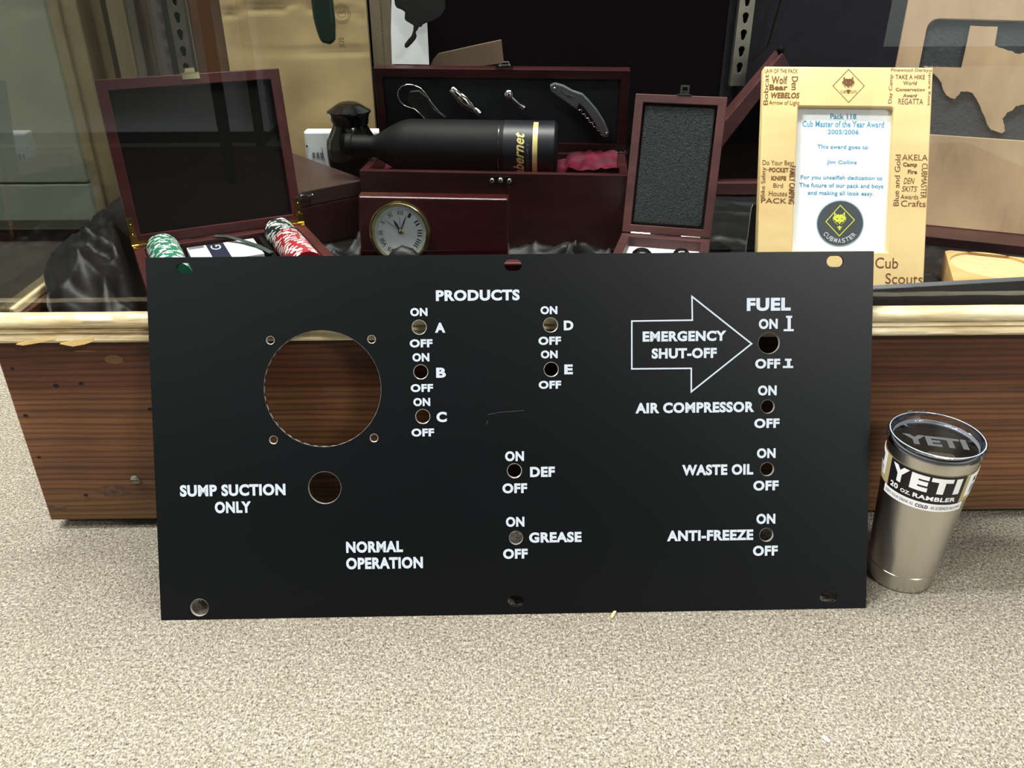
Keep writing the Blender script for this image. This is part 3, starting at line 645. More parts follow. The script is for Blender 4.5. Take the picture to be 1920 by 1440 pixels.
# bottle lying in it, neck out over the left wall
by = -.066; rB = .0375; zt = atY(900, 226, WB.p(.18, by).y).z; zc = zt-rB
BA = Fr(WB.p(0, by, zc), WB.U, WB.V, (0, 0, 1)); AX = Fr(BA.O, WB.V, (0, 0, 1), WB.U)   # AX.N = along the bottle
def ax_at(px, py=270):
    v = ray(px, py); n = WB.V; t = (AX.O-CPOS).dot(n)/v.dot(n); return (CPOS+v*t-AX.O).dot(WB.U)
e1 = ax_at(1046); e0 = ax_at(745); en = ax_at(650)
T = thing('wine_bottle', 'black wine bottle with gold script lying in the open mahogany wine box', 'bottle', AX.p(0, 0, (e0+e1)/2))
MB().lathe(AX, [(.020, e1-.002), (.031, e1), (.0355, e1-.003), (rB, e1-.008), (rB, e0+.018), (.0345, e0+.006), (.028, e0-.008), (.021, e0-.020), (.0155, e0-.030), (.0145, e0-.036), (.0145, en+.03)], 56).out('bottle_glass', M_bottle, T, smooth='auto')
MB().lathe(AX, [(.0150, e0-.040), (.0153, en+.010), (.0168, en+.009), (.0168, en+.001), (.012, en), (.001, en)], 40).out('neck_capsule', M_bottle, T, smooth='auto')
def on_bottle(a, th, r=rB): return AX.O + WB.U*a + (Vector((0, 0, 1))*math.sin(th) - WB.V*math.cos(th))*r   # th=0 faces the viewer, 90 up
def wrap_band(name, a0, a1, t0, t1, m, r, parent, nt=24):
    P = [on_bottle(a, R(t0+(t1-t0)*k/nt), r) for k in range(nt+1) for a in (a0, a1)]
    MB().add(P, [(2*k, 2*k+1, 2*k+3, 2*k+2) for k in range(nt)]).out(name, m, parent, smooth=True)
wrap_band('label', ax_at(947), ax_at(1040), -80, 110, M_bottlelabel, rB+.0003, T)
wrap_band('gold_stripe', ax_at(1001), ax_at(1010), -50, 80, M_script, rB+.0005, T)
wrap_band('silver_line', ax_at(938), ax_at(938.8), -60, 70, M_chrome, rB+.0005, T)
def subdiv_tris(V, Fc, mx):
    bm = bmesh.new(); vs = [bm.verts.new((a, b, 0)) for a, b in V]
    for f in Fc:
        try: bm.faces.new([vs[i] for i in f])
        except Exception: pass
    for _ in range(5):
        ed = [e for e in bm.edges if e.calc_length() > mx]
        if not ed: break
        bmesh.ops.subdivide_edges(bm, edges=ed, cuts=1)
        bmesh.ops.triangulate(bm, faces=bm.faces)
    V = [(v.co.x, v.co.y) for v in bm.verts]; bm.verts.index_update(); Fc = [tuple(v.index for v in f.verts) for f in bm.faces]; bm.free(); return V, Fc
def text_wrap(name, s, fn, u0, u1, v0, v1, m, parent, mx=.004, **k):
    V, Fc = text2d(s, **k); V = [(u0+(u1-u0)*x, v0+(v1-v0)*y) for x, y in V]; V, Fc = subdiv_tris(V, Fc, mx)
    me = bpy.data.meshes.new(name); me.from_pydata([fn(a, b) for a, b in V], [], Fc); me.update(); return link(name, me, parent, m)
fb = lambda a, b: on_bottle(a, b/rB, rB+.0006)
text_wrap('lettering', 'Cabernet', fb, ax_at(966), ax_at(986), -.042, .030, M_script, T, rot=90, bold=.02, shear=.35)
text_wrap('lettering', 'CENTURY', fb, ax_at(990.5), ax_at(994), -.030, .016, M_greymetal, T, rot=90)
text_wrap('lettering', 'BERINGER', lambda a, b: on_bottle(a, b/rB, rB+.0007), ax_at(1003), ax_at(1008), -.030, .026, M_bottlelabel, T, rot=90) if False else None
st = [((.0075 if k % 2 == 0 else .003)*math.cos(R(90+36*k)), (.0075 if k % 2 == 0 else .003)*math.sin(R(90+36*k))) for k in range(10)]
sa = ax_at(781); MB().add([on_bottle(sa+a, (b-.010)/.034, .0352+.0009) for a, b in st]+[on_bottle(sa, -.010/.034, .0352+.0009)], [(k, (k+1) % 10, 10) for k in range(10)]).out('star_emblem', M_script, T)
for q in ((766, 772), (774, 783)):
    MB().tube([on_bottle(ax_at(q[0]), .6, rB-.0015), on_bottle(ax_at(q[1]), .15, rB-.0015), on_bottle(ax_at(q[1]-2), -.05, rB-.001)] , .0004, 5).out('silver_line', M_chrome, T)

# tools clipped into the lid of the wine box
def tl(px, py, c=.012): a, b = WL.hit(px, py, c); return WL.p(a, b, c)
G = 'wine tools held in the lid of the wine box'
T = thing('drip_ring', 'thin curved steel foil cutter, leftmost of the tools in the wine box lid', 'wine tool', tl(790, 190), G)
loop = [(803, 231), (795, 221), (785, 211), (776, 204), (768, 202), (758, 198), (750, 190), (746, 180), (747, 170), (753, 162), (763, 158.5), (775, 159.5), (788, 165), (798, 175), (806, 188), (815, 200), (826, 212), (838, 219)]
MB().tube([tl(*p) for p in loop], .0009, 6).out('rim', M_chrome, T, smooth=True)
MB().prism(WL, [WL.hit(x, y, .008) for x, y in [(803, 231), (776, 205), (764, 190), (768, 172), (785, 170), (800, 182), (813, 204), (836, 221), (822, 229)]], .001, .009).out('body', M_leather, T, bevel=.001)
def spin(pts, name, m, parent, n=20):   # pts [(t,r)] along a line between p0,p1
    pass
def rod(p0, p1, prof, n=20):
    d = (p1-p0); L_ = d.length; N = d.normalized(); U = N.cross(Vector((0, 1, 0))).normalized(); F = Fr(p0, U, N.cross(U), N)
    return MB().lathe(F, [(r, t*L_) for t, r in prof], n)
T = thing('bottle_pourer', 'chrome bottle pourer, second from the left in the wine box lid', 'wine tool', tl(872, 188), G)
rod(tl(846, 166), tl(892, 209), [(0, .0048), (.02, .0055), (.18, .0062), (.32, .0064), (.33, .0072), (.5, .0088), (.7, .0082), (.9, .0045), (1, .0035)]).out('pourer_body', M_chrome, T, smooth='auto')
rod(tl(889, 205), tl(900, 213), [(0, .0042), (.2, .0046), (1, .0046)]).out('spout', M_chrome, T, smooth='auto')
T = thing('bottle_stopper', 'chrome ball-topped bottle stopper, third from the left in the wine box lid', 'wine tool', tl(960, 185), G)
MB().sphere(tl(954, 177), .0075, 12).out('ball', M_chrome, T, smooth=True)
rod(tl(957, 181), tl(982, 203), [(0, .0035), (.5, .0018), (.72, .0018), (.73, .0042), (.85, .0042), (.86, .0052), (1, .0052)]).out('stem', M_chrome, T, smooth='auto')
T = thing('corkscrew', 'grey folding waiter corkscrew, rightmost of the tools in the wine box lid', 'wine tool', tl(1090, 205), G)
hp = [(1031, 160), (1040, 156), (1056, 160), (1074, 170), (1092, 176), (1104, 188), (1120, 207), (1133, 228), (1141, 248), (1140, 257), (1131, 256), (1122, 243), (1110, 222), (1096, 203), (1086, 194), (1082, 205), (1074, 200), (1060, 190), (1043, 178), (1033, 170)]
MB().prism(WL, [WL.hit(x, y, .012) for x, y in hp], .006, .014).out('handle', M_greymetal, T, bevel=.0012)
for x, y in ((1040, 166), (1137, 250)): MB().sphere(tl(x, y, .014), .002, 8).out('rivet', M_chrome, T, smooth=True)
sp = []
for k in range(80):
    t = k/79; x = 1086+(1131-1086)*t; y = 203+(254-203)*t; q = tl(x, y, .010); ph = t*6.5*2*math.pi; ax_ = (tl(1131, 254)-tl(1086, 203)).normalized(); U = ax_.cross(WL.N).normalized()
    sp.append(q + U*math.cos(ph)*.0028*(1-.5*t) + WL.N*math.sin(ph)*.0028)
MB().tube(sp, .0009, 6).out('worm', M_chrome, T, smooth=True)
MB().tube([tl(1052, 170, .0145), tl(1062, 178, .0145), tl(1076, 182, .0145)], .0006, 6).out('blade_edge', M_chrome, T)

# ================================================================== FOAM-LINED BOX
FL = lean_frame(.1605, .2519, .2808, -15.4, 18.4); LW, LH = .114, .1736; FBx = flat_frame(.1605, .2519, 0, -15.4)
T = thing('foam_lined_box', 'small open mahogany box with charcoal foam in its upright lid, left of the award frame', 'box', FBx.p(.057, -.085, .24))
MB().ring(FL, 0, LW, 0, LH, .0105, -.016, 0).box(FL, .004, LW-.004, .004, LH-.004, -.016, -.012).out('lid', M_mahog2, T, bevel=.0008)
pl = [(.0125+.0, .0125), (LW-.0165, .0130), (LW-.0135, .0170), (LW-.0128, LH-.016), (LW-.016, LH-.0128), (.0125, LH-.0125)]
MB().prism(FL, pl, -.0118, -.004).out('foam_pad', M_foam, T, bevel=.002)
tray(FBx, 0, .2385, .2795, LW, LH, M_mahog2, T, wall=.0115, floor=.004)
MB().box(FBx, .0118, LW-.0118, -LH+.0118, -.0118, .258, .266).out('white_insert', M_paper, T)
for px0, px1, y in ((1183, 1219, 440), (1277, 1313, 446)):
    a0 = FL.hit(px0, y)[0]; a1 = FL.hit(px1, y)[0]; MB().tube([FL.p(a0, -.0005, .0012), FL.p(a1, -.0005, .0012)], .0015, 10).out('hinge', M_chrome, T)
la = FL.hit(1284, 170)[0]; h = MB(); h.box(FL, la-.009, la+.009, LH, LH+.0015, -.008, .001); h.ring(Fr(FL.p(la-.0055, LH+.001, -.002), FL.U, FL.V), 0, .011, 0, .0115, .0022, 0, .0015); h.box(FL, la-.003, la+.003, LH+.004, LH+.0055, -.001, .001)
h.out('latch', M_chrome, T)
for px, r in ((1203, .0125), (1277, .0105)):
    q = atZ(px, 482, .268); MB().lathe(Fr((q.x, q.y, .266), (1, 0, 0), (0, 1, 0), (0, 0, 1)), [(r*.9, 0), (r, .003), (r*.95, .008), (r*.6, .012), (.0005, .0135)], 28).out('knob', M_gloss, T, smooth='auto')

# ================================================================== DESK CLOCK
CK = lean_frame(-.1608, .101, .2405, -5, 11); CW = .1696; c1 = CK.hit(669, 368)[1]
T = thing('desk_clock', 'red mahogany desk clock with a round brass dial, front and centre in the showcase', 'clock', CK.p(CW/2, 0, -.012))
th = .024
mb = MB(); side = [(0, 0), (0, c1), (-.012, c1+.004), (-th, c1+.003), (-th, 0)]
SF = Fr(CK.O, -CK.N, CK.V, CK.U)  # a = depth back
mb.prism(Fr(CK.O, CK.N, CK.V, CK.U), [(a, b) for a, b in side], 0, CW)
mb.out('block', wood_mat('mahogany_gloss', [rgb(36, 11, 13), rgb(48, 14, 16), rgb(58, 18, 20)], xs=6, zs=40, rough=.16, bump=.0, spec=.4, coat=.0), T, bevel=.0025, seg=3)
a, b = CK.hit(751, 436); DF = CK.sh(a, b); s_ = (CK.hit(809, 436)[0]-CK.hit(693, 436)[0])/2
MB().lathe(DF, [(s_*.82, .002), (s_*.84, .006), (s_*.87, .0085), (s_*.90, .0085), (s_*.905, .0072), (s_*.925, .0082), (s_*.95, .0072), (s_*.955, .0060), (s_*.975, .0065), (s_*1.0, .0045), (s_*1.0, .0)], 72, cap=False).out('bezel', M_gold, T, smooth='auto')
dial = MB().prism(DF, circ(0, 0, s_*.84, 56), .0006, .0022).out('dial', M_dial, T)
ring_ = stroke(DF, circ(0, 0, s_*.745, 60), .0003, .0023, .0023, True).out('minute_track', M_greyink, dial)
for k, tx in enumerate(['XII', 'I', 'II', 'III', 'IIII', 'V', 'VI', 'VII', 'VIII', 'IX', 'X', 'XI']):
    t = R(90-30*k); u = Vector((math.cos(t), math.sin(t))); FN = Fr(DF.p(u.x*s_*.63, u.y*s_*.63), DF.U*math.sin(t)-DF.V*math.cos(t), DF.U*math.cos(t)+DF.V*math.sin(t), DF.N)
    wd = .0010*len(tx)+.0006; text_on('numeral', tx, FN, (-wd, -.0026, wd, .0026), M_ink, dial, c=.0024, bold=.01)
def hand(px, py, wd, name, m, tail=.15, c=.003, tri=False):
    a1, b1 = CK.hit(px, py); a0, b0 = CK.hit(752, 433.5); d = Vector((a1-a0, b1-b0)); n = Vector((-d.y, d.x)).normalized()*wd; o = Vector((a0, b0)); e = o+d
    pl = [o-d*tail+n*.5, o-d*tail-n*.5, o+d*.6-n*(1.6 if tri else .9), e, o+d*.6+n*(1.6 if tri else .9)]
    MB().prism(CK, [tuple(p) for p in pl], c, c+.0003).out(name, m, T)
hand(738, 411, .0009, 'hour_hand', M_ink, .1, .0028, True); hand(763, 402, .0008, 'minute_hand', M_ink, .1, .0033); hand(719, 408, .0003, 'second_hand', M_ink, .2, .0038); hand(749.5, 404, .0002, 'alarm_hand', M_ink, .0, .0025)
a0, b0 = CK.hit(752, 433.5); MB().lathe(CK.sh(a0, b0), [(.0028, .002), (.0028, .0042), (.0015, .005)], 20).out('hand_boss', M_gold, T, smooth='auto')
MB().lathe(DF, [(s_*.83, .0068), (s_*.4, .0080), (.0005, .0084)], 48, cap=False).out('dial_crystal', glass_mat('crystal', (1, 1, 1, 1), 1.45, .4), T, smooth=True)
q = atY(962, 488, .045); tag(MB().box(W0, q.x-.022, q.x+.022, .036, .052, .24, q.z).out('mahogany_block', M_mahogred, bevel=.002), 'small red mahogany block seen through the top middle slot of the black panel', 'block')

# ================================================================== AWARD FRAME
AF = lean_frame(.312, .144, .2455, -4.8, 26.5); AW, AH = .1985, .2655
T = thing('award_frame', 'pale maple award frame engraved with scouting words around a white certificate', 'picture frame', AF.p(AW/2, 0, -.01))
a0 = AF.hit(1496, 215)[0]; a1 = AF.hit(1676, 215)[0]; b1 = AF.hit(1590, 200)[1]; b0 = AF.hit(1600, 471.5)[1]
rr = .004; hole = [(a0, b0), (a1, b0), (a1, b1-rr), (a1-rr*.3, b1-rr*.3), (a1-rr, b1), (a0, b1)]
me = plate(AF, [(0, 0), (AW, 0), (AW, AH), (0, AH)], [hole], -.016, 0, 0); link('frame_moulding', me, T, M_maple, bevel=.0016)
MB().box(AF, a0-.004, a1+.004, b0-.004, b1+.004, -.0100, -.0085).out('certificate', M_paper, T)
cert = T.children[-1]; PF = AF.sh(0, 0, -.0085)
MB().box(AF, .004, AW-.004, .004, AH-.004, -.019, -.016).out('backing_board', M_darkback, T)
def c4(x0, y0, x1, y1): return (1400+x0/3.13, 100+y0/3.13, 1400+x1/3.13, 100+y1/3.13)
for s, bx, k in [('LAW OF THE PACK', (105, 92, 300, 116), dict(bold=.0)), ('Wolf', (146, 133, 238, 180), dict(bold=.02)), ('Bear', (133, 183, 240, 217), dict(bold=.035)), ('WEBELOS', (142, 230, 310, 264), dict(bold=.035, shear=.2)),
                 ('Arrow of Light', (131, 277, 310, 310), {}), ('Bobcat', (100, 122, 127, 303), dict(rot=90)), ('Den', (263, 136, 300, 215), dict(rot=-90, bold=.01)),
                 ('Pinewood Derby', (847, 88, 1068, 114), {}), ('TAKE A HIKE', (872, 126, 1046, 152), dict(bold=.01)), ('World', (918, 163, 998, 186), dict(bold=.01)), ('Conservation', (874, 203, 1045, 222), dict(bold=.02)),
                 ('Award', (916, 237, 1000, 258), dict(bold=.02, shear=.2)), ('REGATTA', (890, 266, 1035, 300), dict(bold=.0)), ('Day Camp', (833, 124, 860, 294), dict(rot=90)), ('Square Knot', (1060, 96, 1082, 308), dict(rot=-90)),
                 ('Do Your Best', (93, 628, 278, 656), {}), ('·POCKET', (124, 671, 246, 698), dict(bold=.035)), ('KNIFE', (144, 720, 232, 746), dict(bold=.04)), ('Bird', (156, 763, 213, 788), {}), ('Houses', (130, 808, 237, 838), {}),
                 ('PACK', (84, 850, 235, 880), dict(bold=.01)), ('Bike Safety', (84, 668, 116, 845), dict(rot=90)), ('FAMILY CAMPING', (248, 660, 284, 884), dict(rot=-90, bold=.03)),
                 ('AKELA', (912, 594, 1062, 628), {}), ('Camp', (917, 640, 1000, 672), dict(bold=.035)), ('Fire', (945, 683, 1000, 708), dict(bold=.03)), ('DEN', (921, 731, 985, 766), dict(shear=.25)), ('SKITS', (910, 779, 1000, 812), dict(shear=.25)),
                 ('Awards', (903, 828, 1007, 856), {}), ('Crafts', (905, 864, 1050, 900), {}), ('Blue and Gold', (866, 594, 898, 895), dict(rot=90)), ('CUBMASTER', (1024, 646, 1058, 852), dict(rot=-90))]:
    text_px('engraving', s, AF, c4(*bx), M_engrave, T, c=.0003, **k)
text_px('engraving', 'Cub', AF, (1641, 483, 1684, 503), M_engrave, T, c=.0003); text_px('engraving', 'Scouts', AF, (1660, 513, 1730, 532.5), M_engrave, T, c=.0003)
cx, cy, rx, ry = 1591, 161, 29.5, 31
stroke(AF, poly_px(AF, [(cx, cy-ry), (cx+rx, cy), (cx, cy+ry), (cx-rx, cy)]), .0006, .0003, .0003, True).out('engraving', M_engrave, T)
def wolf(F, cx, cy, s, m, parent, c):
    """a small wolf head seen from the front above a fleur-de-lis, s = half height in photo pixels"""
    face = [(-.72, -.95), (-.42, -.55), (-.2, -.62), (0, -.54), (.2, -.62), (.42, -.55), (.76, -1.0), (.78, -.35), (.92, .05), (.66, .22), (.52, .52), (.28, .46), (0, .82), (-.28, .46), (-.52, .52), (-.66, .22), (-.92, .05), (-.78, -.35)]
    eyes = [[(-.52, -.16), (-.14, .02), (-.34, .10)], [(.52, -.16), (.14, .02), (.34, .10)], [(-.09, .42), (.09, .42), (0, .58)], [(-.03, -.45), (.03, -.45), (.0, -.12)], [(-.62, -.66), (-.5, -.42), (-.64, -.38)], [(.64, -.7), (.66, -.38), (.52, -.42)]]
    q = lambda L: [F.hit(cx+x*s, cy+y*s) for x, y in L]
    link('emblem', plate(F, q(face), [q(e) for e in eyes], c, c+.0002, 0), parent, m)
    def flat(pts, nm='emblem'): link(nm, plate(F, pts, [], c, c+.0002, 0), parent, m)
    for sgn in (-1, 1):
        stroke(F, [F.hit(cx+x*s*sgn, cy+y*s) for x, y in ((.92, -.3), (.92, .15), (.66, .55), (.25, .85))], .00045, c, c).out('emblem', m, parent)
    flat([F.hit(cx+x*s, cy+(y+1.25)*s) for x, y in ((0, -.32), (.10, -.08), (.34, -.12), (.30, .12), (.10, .10), (.16, .34), (0, .44), (-.16, .34), (-.10, .10), (-.30, .12), (-.34, -.12), (-.10, -.08))])
wolf(AF, 1590.5, 155, 12, M_engrave, T, .0002)
text_px('engraving', 'CUB SCOUTS', AF, (1576, 169.5, 1606, 175), M_engrave, T, c=.0004)
for s, bx, k in [('Pack 118', (490, 355, 643, 386), dict(bold=.02)), ('Cub Master of the Year Award', (327, 398, 806, 434), {}), ('2005/2006', (475, 448, 657, 475), {}), ('This award goes to', (414, 537, 712, 568), {}), ('Jim Collins', (470, 628, 646, 656), {}),
                 ('For you unselfish dedication to', (317, 717, 796, 748), {}), ('The future of our pack and boys', (308, 763, 802, 796), {}), ('and making all look easy.', (358, 808, 745, 840), {})]:
    text_px('lettering', s, PF, c4(*bx), M_blueink, cert, c=.0003, **({'bold': .02} | k))
pa, pb = PF.hit(1574.8, 418.5); pr = (PF.hit(1617, 418)[0]-PF.hit(1532.5, 418)[0])/2
MB().prism(PF, circ(pa, pb, pr, 56), .0001, .0009).out('round_patch', M_patch, cert); pt_ = cert.children[-1]
stroke(PF, circ(pa, pb, pr*1.03, 56), .0006, .0005, .0006, True).out('patch_edge', M_blueink, cert)
FP = PF.sh(0, 0, .0009)
cx, cy = 1575.5, 413.5
stroke(FP, poly_px(FP, [(cx, cy-28.5), (cx+26.5, cy-1), (cx-2, cy+29), (cx-27, cy+2)]), .0010, .0002, .0002, True).out('patch_diamond', M_yellow, cert)
wolf(FP, 1574, 410, 13, M_yellow, cert, .0002)
for i, ch in enumerate('CUBMASTER'):
    t = R(-141+ i*(102/8)); r = pr*.80; FN = Fr(FP.p(pa+r*math.cos(t), pb+r*math.sin(t)), FP.U*(-math.sin(t))+FP.V*math.cos(t), -(FP.U*math.cos(t)+FP.V*math.sin(t)), FP.N)
    text_on('patch_letter', ch, FN, (-.0019, -.0028, .0019, .0028), M_print, cert, c=.0002, bold=.02)
E_ = AF.sh(0, 0, -.035); l1 = E_.hit(1412, 384); l2 = E_.hit(1398, 474); MB().prism(E_, [l1, (l1[0]+.02, l1[1]), (l2[0]+.03, l2[1]-.01), (l2[0], l2[1]-.01)], -.002, .001).out('easel_back', M_dark, T)
MB().tube([E_.p(l1[0], l1[1], .001), E_.p(l1[0]-.002, l1[1]-.004, .001), E_.p(l2[0], l2[1], .001)], .0007, 6).out('easel_edge', M_zinc, T)

# ================================================================== FLAG-SHAPED TRIANGULAR CASE
Y = .572; ap = atY(1467, 100, Y); lb = atY(1241, 368, Y); TF = Fr((ap.x, Y, .24), (1, 0, 0), (0, 0, 1)); hh = ap.z-.24; hw = ap.x-lb.x; q = .020
T = thing('triangular_case', 'dark mahogany triangular display case at the rear behind the award frame', 'display box', (ap.x, Y, .24))
out = [(-hw, 0), (hw, 0), (0, hh)]; inn = [(-hw+q*2.6, q), (hw-q*2.6, q), (0, hh-q*1.5)]
link('frame', plate(TF, out, [inn], -.04, 0, 0), T, M_mahog2, bevel=.001)
MB().prism(TF, inn, -.038, -.030).out('back_panel', M_darkback, T)
MB().lathe(Fr((ap.x, Y+.01, ap.z), (1, 0, 0), (0, 1, 0), (0, 0, 1)), [(.004, -.002), (.006, .003), (.005, .008), (.001, .010)], 16).out('knob', M_dark, T, smooth=True)

# ================================================================== TEXAS BOARD AND TRAY
TX = lean_frame(.547, .3995, .25, -22.1, 17.1)
T = thing('texas_plaque', 'pale wooden plaque with a Texas-shaped inlay on black slate, at the right end', 'plaque', TX.p(.2, 0, 0))
BWd, BHt = .42, .315; s0, s1, t0, t1 = .0309, .385, .127, .2816; r = .014
rrct = [(s0, t0), (s1, t0), (s1, t1)] + [(s0+r-r*math.sin(R(90*k/6)), t1-r+r*math.cos(R(90*k/6))) for k in range(7)]
link('board', plate(TX, [(0, 0), (BWd, 0), (BWd, BHt), (0, BHt)], [rrct], -.020, 0, 0), T, M_board, bevel=.0012)
MB().prism(TX, rrct, -.018, -.006).out('slate_panel', M_slate, T)
tex = [(1820, 48), (1845, 49.5), (1871, 50), (1868, 68), (1865, 85), (1872, 89), (1880, 90), (1890, 95), (1897, 95.5), (1904, 100), (1912, 101), (1922, 99), (1934, 104), (1946, 103), (1958, 108), (1974, 112), (1980, 140), (1990, 170), (1986, 190), (1972, 205), (1950, 203), (1936, 196), (1920, 196), (1905, 199), (1899, 206), (1889, 210), (1884, 218), (1880, 222), (1883, 234), (1884, 246), (1878, 250), (1868, 246), (1858, 243), (1851, 233), (1847, 220), (1841, 209), (1837, 197), (1830, 184), (1824, 175), (1812, 171), (1803, 171), (1797, 178), (1790, 185), (1783, 184), (1774, 178), (1768, 167), (1766, 156), (1758, 145), (1752, 139), (1742, 134), (1732, 124), (1760, 125.5), (1803, 127), (1811, 90)]
TP = []; V = poly_px(TX, tex)
for i, (a, b) in enumerate(V):
    a2, b2 = V[(i+1) % len(V)]; L_ = math.hypot(a2-a, b2-b); n = 1 if i in (0, 1, 2, 3, len(V)-1, len(V)-2, len(V)-3) or i < 3 else max(1, int(L_/.0016)); straight = n == 1
    for k in range(n):
        t = k/n; j = 0 if (straight or k == 0) else random.uniform(-.0007, .0007); TP.append((a+(a2-a)*t+j, b+(b2-b)*t-j))
link('texas_inlay', plate(TX, TP, [], -.006, 0, 1), T, [M_board, M_burnt])
f0 = flat_frame(.547, .3995, 0, -22.1); MB().box(f0, .0, BWd, -.055, .03, .2375, .2497).out('foot_board', M_mahog, T, bevel=.001)
CT = Fr((.566, .204, .27), flat_frame(0, 0, 0, -20.9).U, flat_frame(0, 0, 0, -20.9).V, (0, 0, 1))
la, lb_ = CT.hit(1789, 492); ta, tb = CT.hit(1838, 474.5); cr_ = .047; ca, cb2 = la+.043, (lb_+tb)/2-.018
T = thing('wooden_coaster_tray', 'square birch tray with a round recess lying in front of the Texas plaque', 'tray', CT.p(.06, -.06, -.03))
pl = [(0, -.006), (.006, 0), (.15, 0), (.15, -.13), (0, -.13)]
link('tray_board', plate(CT, pl, [circ(ca, cb2, cr_, 56)], -.030, 0, 1), T, [M_boardl, M_brownb], bevel=.001)
MB().prism(CT, circ(ca, cb2, cr_, 56), -.012, -.003).out('recess_floor', mat('pale_recess', rgb(206, 176, 128), .7, var=.08, scale=120), T)

# ================================================================== THINGS AT THE BACK
CFr = lean_frame(atY(420, 60, .575).x, .575, .234, 7, 0); cw = CFr.hit(690, 60)[0]
T = thing('cardboard_carton', 'tall brown cardboard carton standing at the rear, behind the urn', 'carton', CFr.p(cw/2, 0, -.04))
P = []; nx, nz = 30, 60; Hc = .42
for j in range(nz+1):
    for i in range(nx+1):
        a = cw*i/nx; b = Hc*j/nz; e = min(i, nx-i, j, nz-j)
        c = 0 if e == 0 else .0022*noise.noise(Vector((a*14, b*14, 3))) - .003*max(0, 1-abs(b-.285-.01*math.sin(a*20)-(.006 if a > cw*.45 else 0))/.004) - .002*max(0, 1-abs(b-.235+.02*a)/.004)
        P.append(CFr.p(a, b, c))
MB().add(P, [(j*(nx+1)+i, j*(nx+1)+i+1, (j+1)*(nx+1)+i+1, (j+1)*(nx+1)+i) for j in range(nz) for i in range(nx)]).out('front_face', M_card, T, smooth=True)
MB().box(CFr, 0.001, cw-.001, 0, Hc, -.07, -.0045).out('carton_body', M_card, T, bevel=.001)
g = MB().box(CFr, cw-.0005, cw+.0005, 0, Hc, -.07, -.0005); g.out('side_face', M_cardside, T)
gs = atY(735, 60, .62); MB().box(W0, CFr.p(cw, 0, 0).x+.002, gs.x, .625, .628, .234, .70).out('side_flap', M_cardside, T)
perf = MB()
for k in range(50): perf.box(W0, atY(717, 60, .624).x-.0006, atY(717, 60, .624).x+.0006, .6243, .6249, .40+k*.0056, .403+k*.0056)
perf.out('perforation', M_stamp, T, kind='stuff')
K = CFr.sh(0, 0, .0035)
for rp in (17, 13.5):
    a, b = K.hit(640, 26); r = K.hit(640+rp, 26)[0]-a; stroke(K, circ(a, b, r, 40), .0009, 0, 0, True).out('stamp_ring', M_stamp, T)
stroke(K, poly_px(K, [(633, 30), (637, 20), (641, 26), (645, 18), (648, 30), (640, 33), (634, 30)]), .0009, 0, 0).out('stamp_mark', M_stamp, T)
text_px('lettering', 'JDS', K, (635.5, 70, 648, 90), M_stamp, T, c=0, rot=90, bold=.01)
# white appliance
T = thing('white_plastic_box', 'white plastic box with a small grey label, behind the black urn', 'box', (-.24, .556, .24))
z1 = atY(600, 246, .545).z; x0 = atY(571, 270, .545).x; x1 = atY(712, 250, .545).x; FW_ = Fr((0, .545, 0), (1, 0, 0), (0, 0, 1))
MB().box(W0, x0, x1, .545, .568, .24, z1).out('housing', M_paper, T, bevel=.004, seg=3)
a, b = FW_.hit(573, 274); MB().prism(FW_, circ(a+.002, b, .0016, 12), .0001, .0008).out('screw_hole', M_hole, T)
text_px('print_patch', 'III', FW_, (586, 286, 606, 296), M_greyink, T, c=.0005, bold=.05)
stroke(FW_, poly_px(FW_, [(603, 277), (609, 303)]), .001, .0005, .0005).out('seam', M_greyink, T)
# urn
uy = .503; ux = atY(657, 240, uy).x; u = lambda py: atY(657, py, uy-.02).z; wpx = atY(658, 240, uy).x-atY(657, 240, uy).x
UF = Fr((ux, uy, 0), (1, 0, 0), (0, 1, 0), (0, 0, 1))
T = thing('black_urn', 'small glossy black lidded urn left of the wine box', 'urn', (ux, uy, .24))
zz = [u(p) for p in (345, 300, 275, 262, 252, 240, 236)]
MB().lathe(UF, [(24*wpx, .240), (29*wpx, .243), (33*wpx, .26), (42*wpx, .285), (47.5*wpx, zz[1]-.004), (48*wpx, zz[2]-.004), (46*wpx, zz[3]-.002), (38*wpx, zz[4]), (32*wpx, zz[5]), (31*wpx, zz[6]), (30*wpx, zz[6]+.004)], 56).out('urn_body', M_gloss, T, smooth='auto')
z0 = zz[6]; MB().lathe(UF, [(34*wpx, z0-.001), (35.5*wpx, z0+.008), (38*wpx, z0+.014), (41*wpx, z0+.017), (40.5*wpx, z0+.0185), (33*wpx, z0+.022), (24*wpx, z0+.027), (16*wpx, z0+.0305), (13*wpx, z0+.0305), (8*wpx, z0+.0318), (.0003, z0+.032)], 56).out('urn_lid', M_gloss, T, smooth='auto')
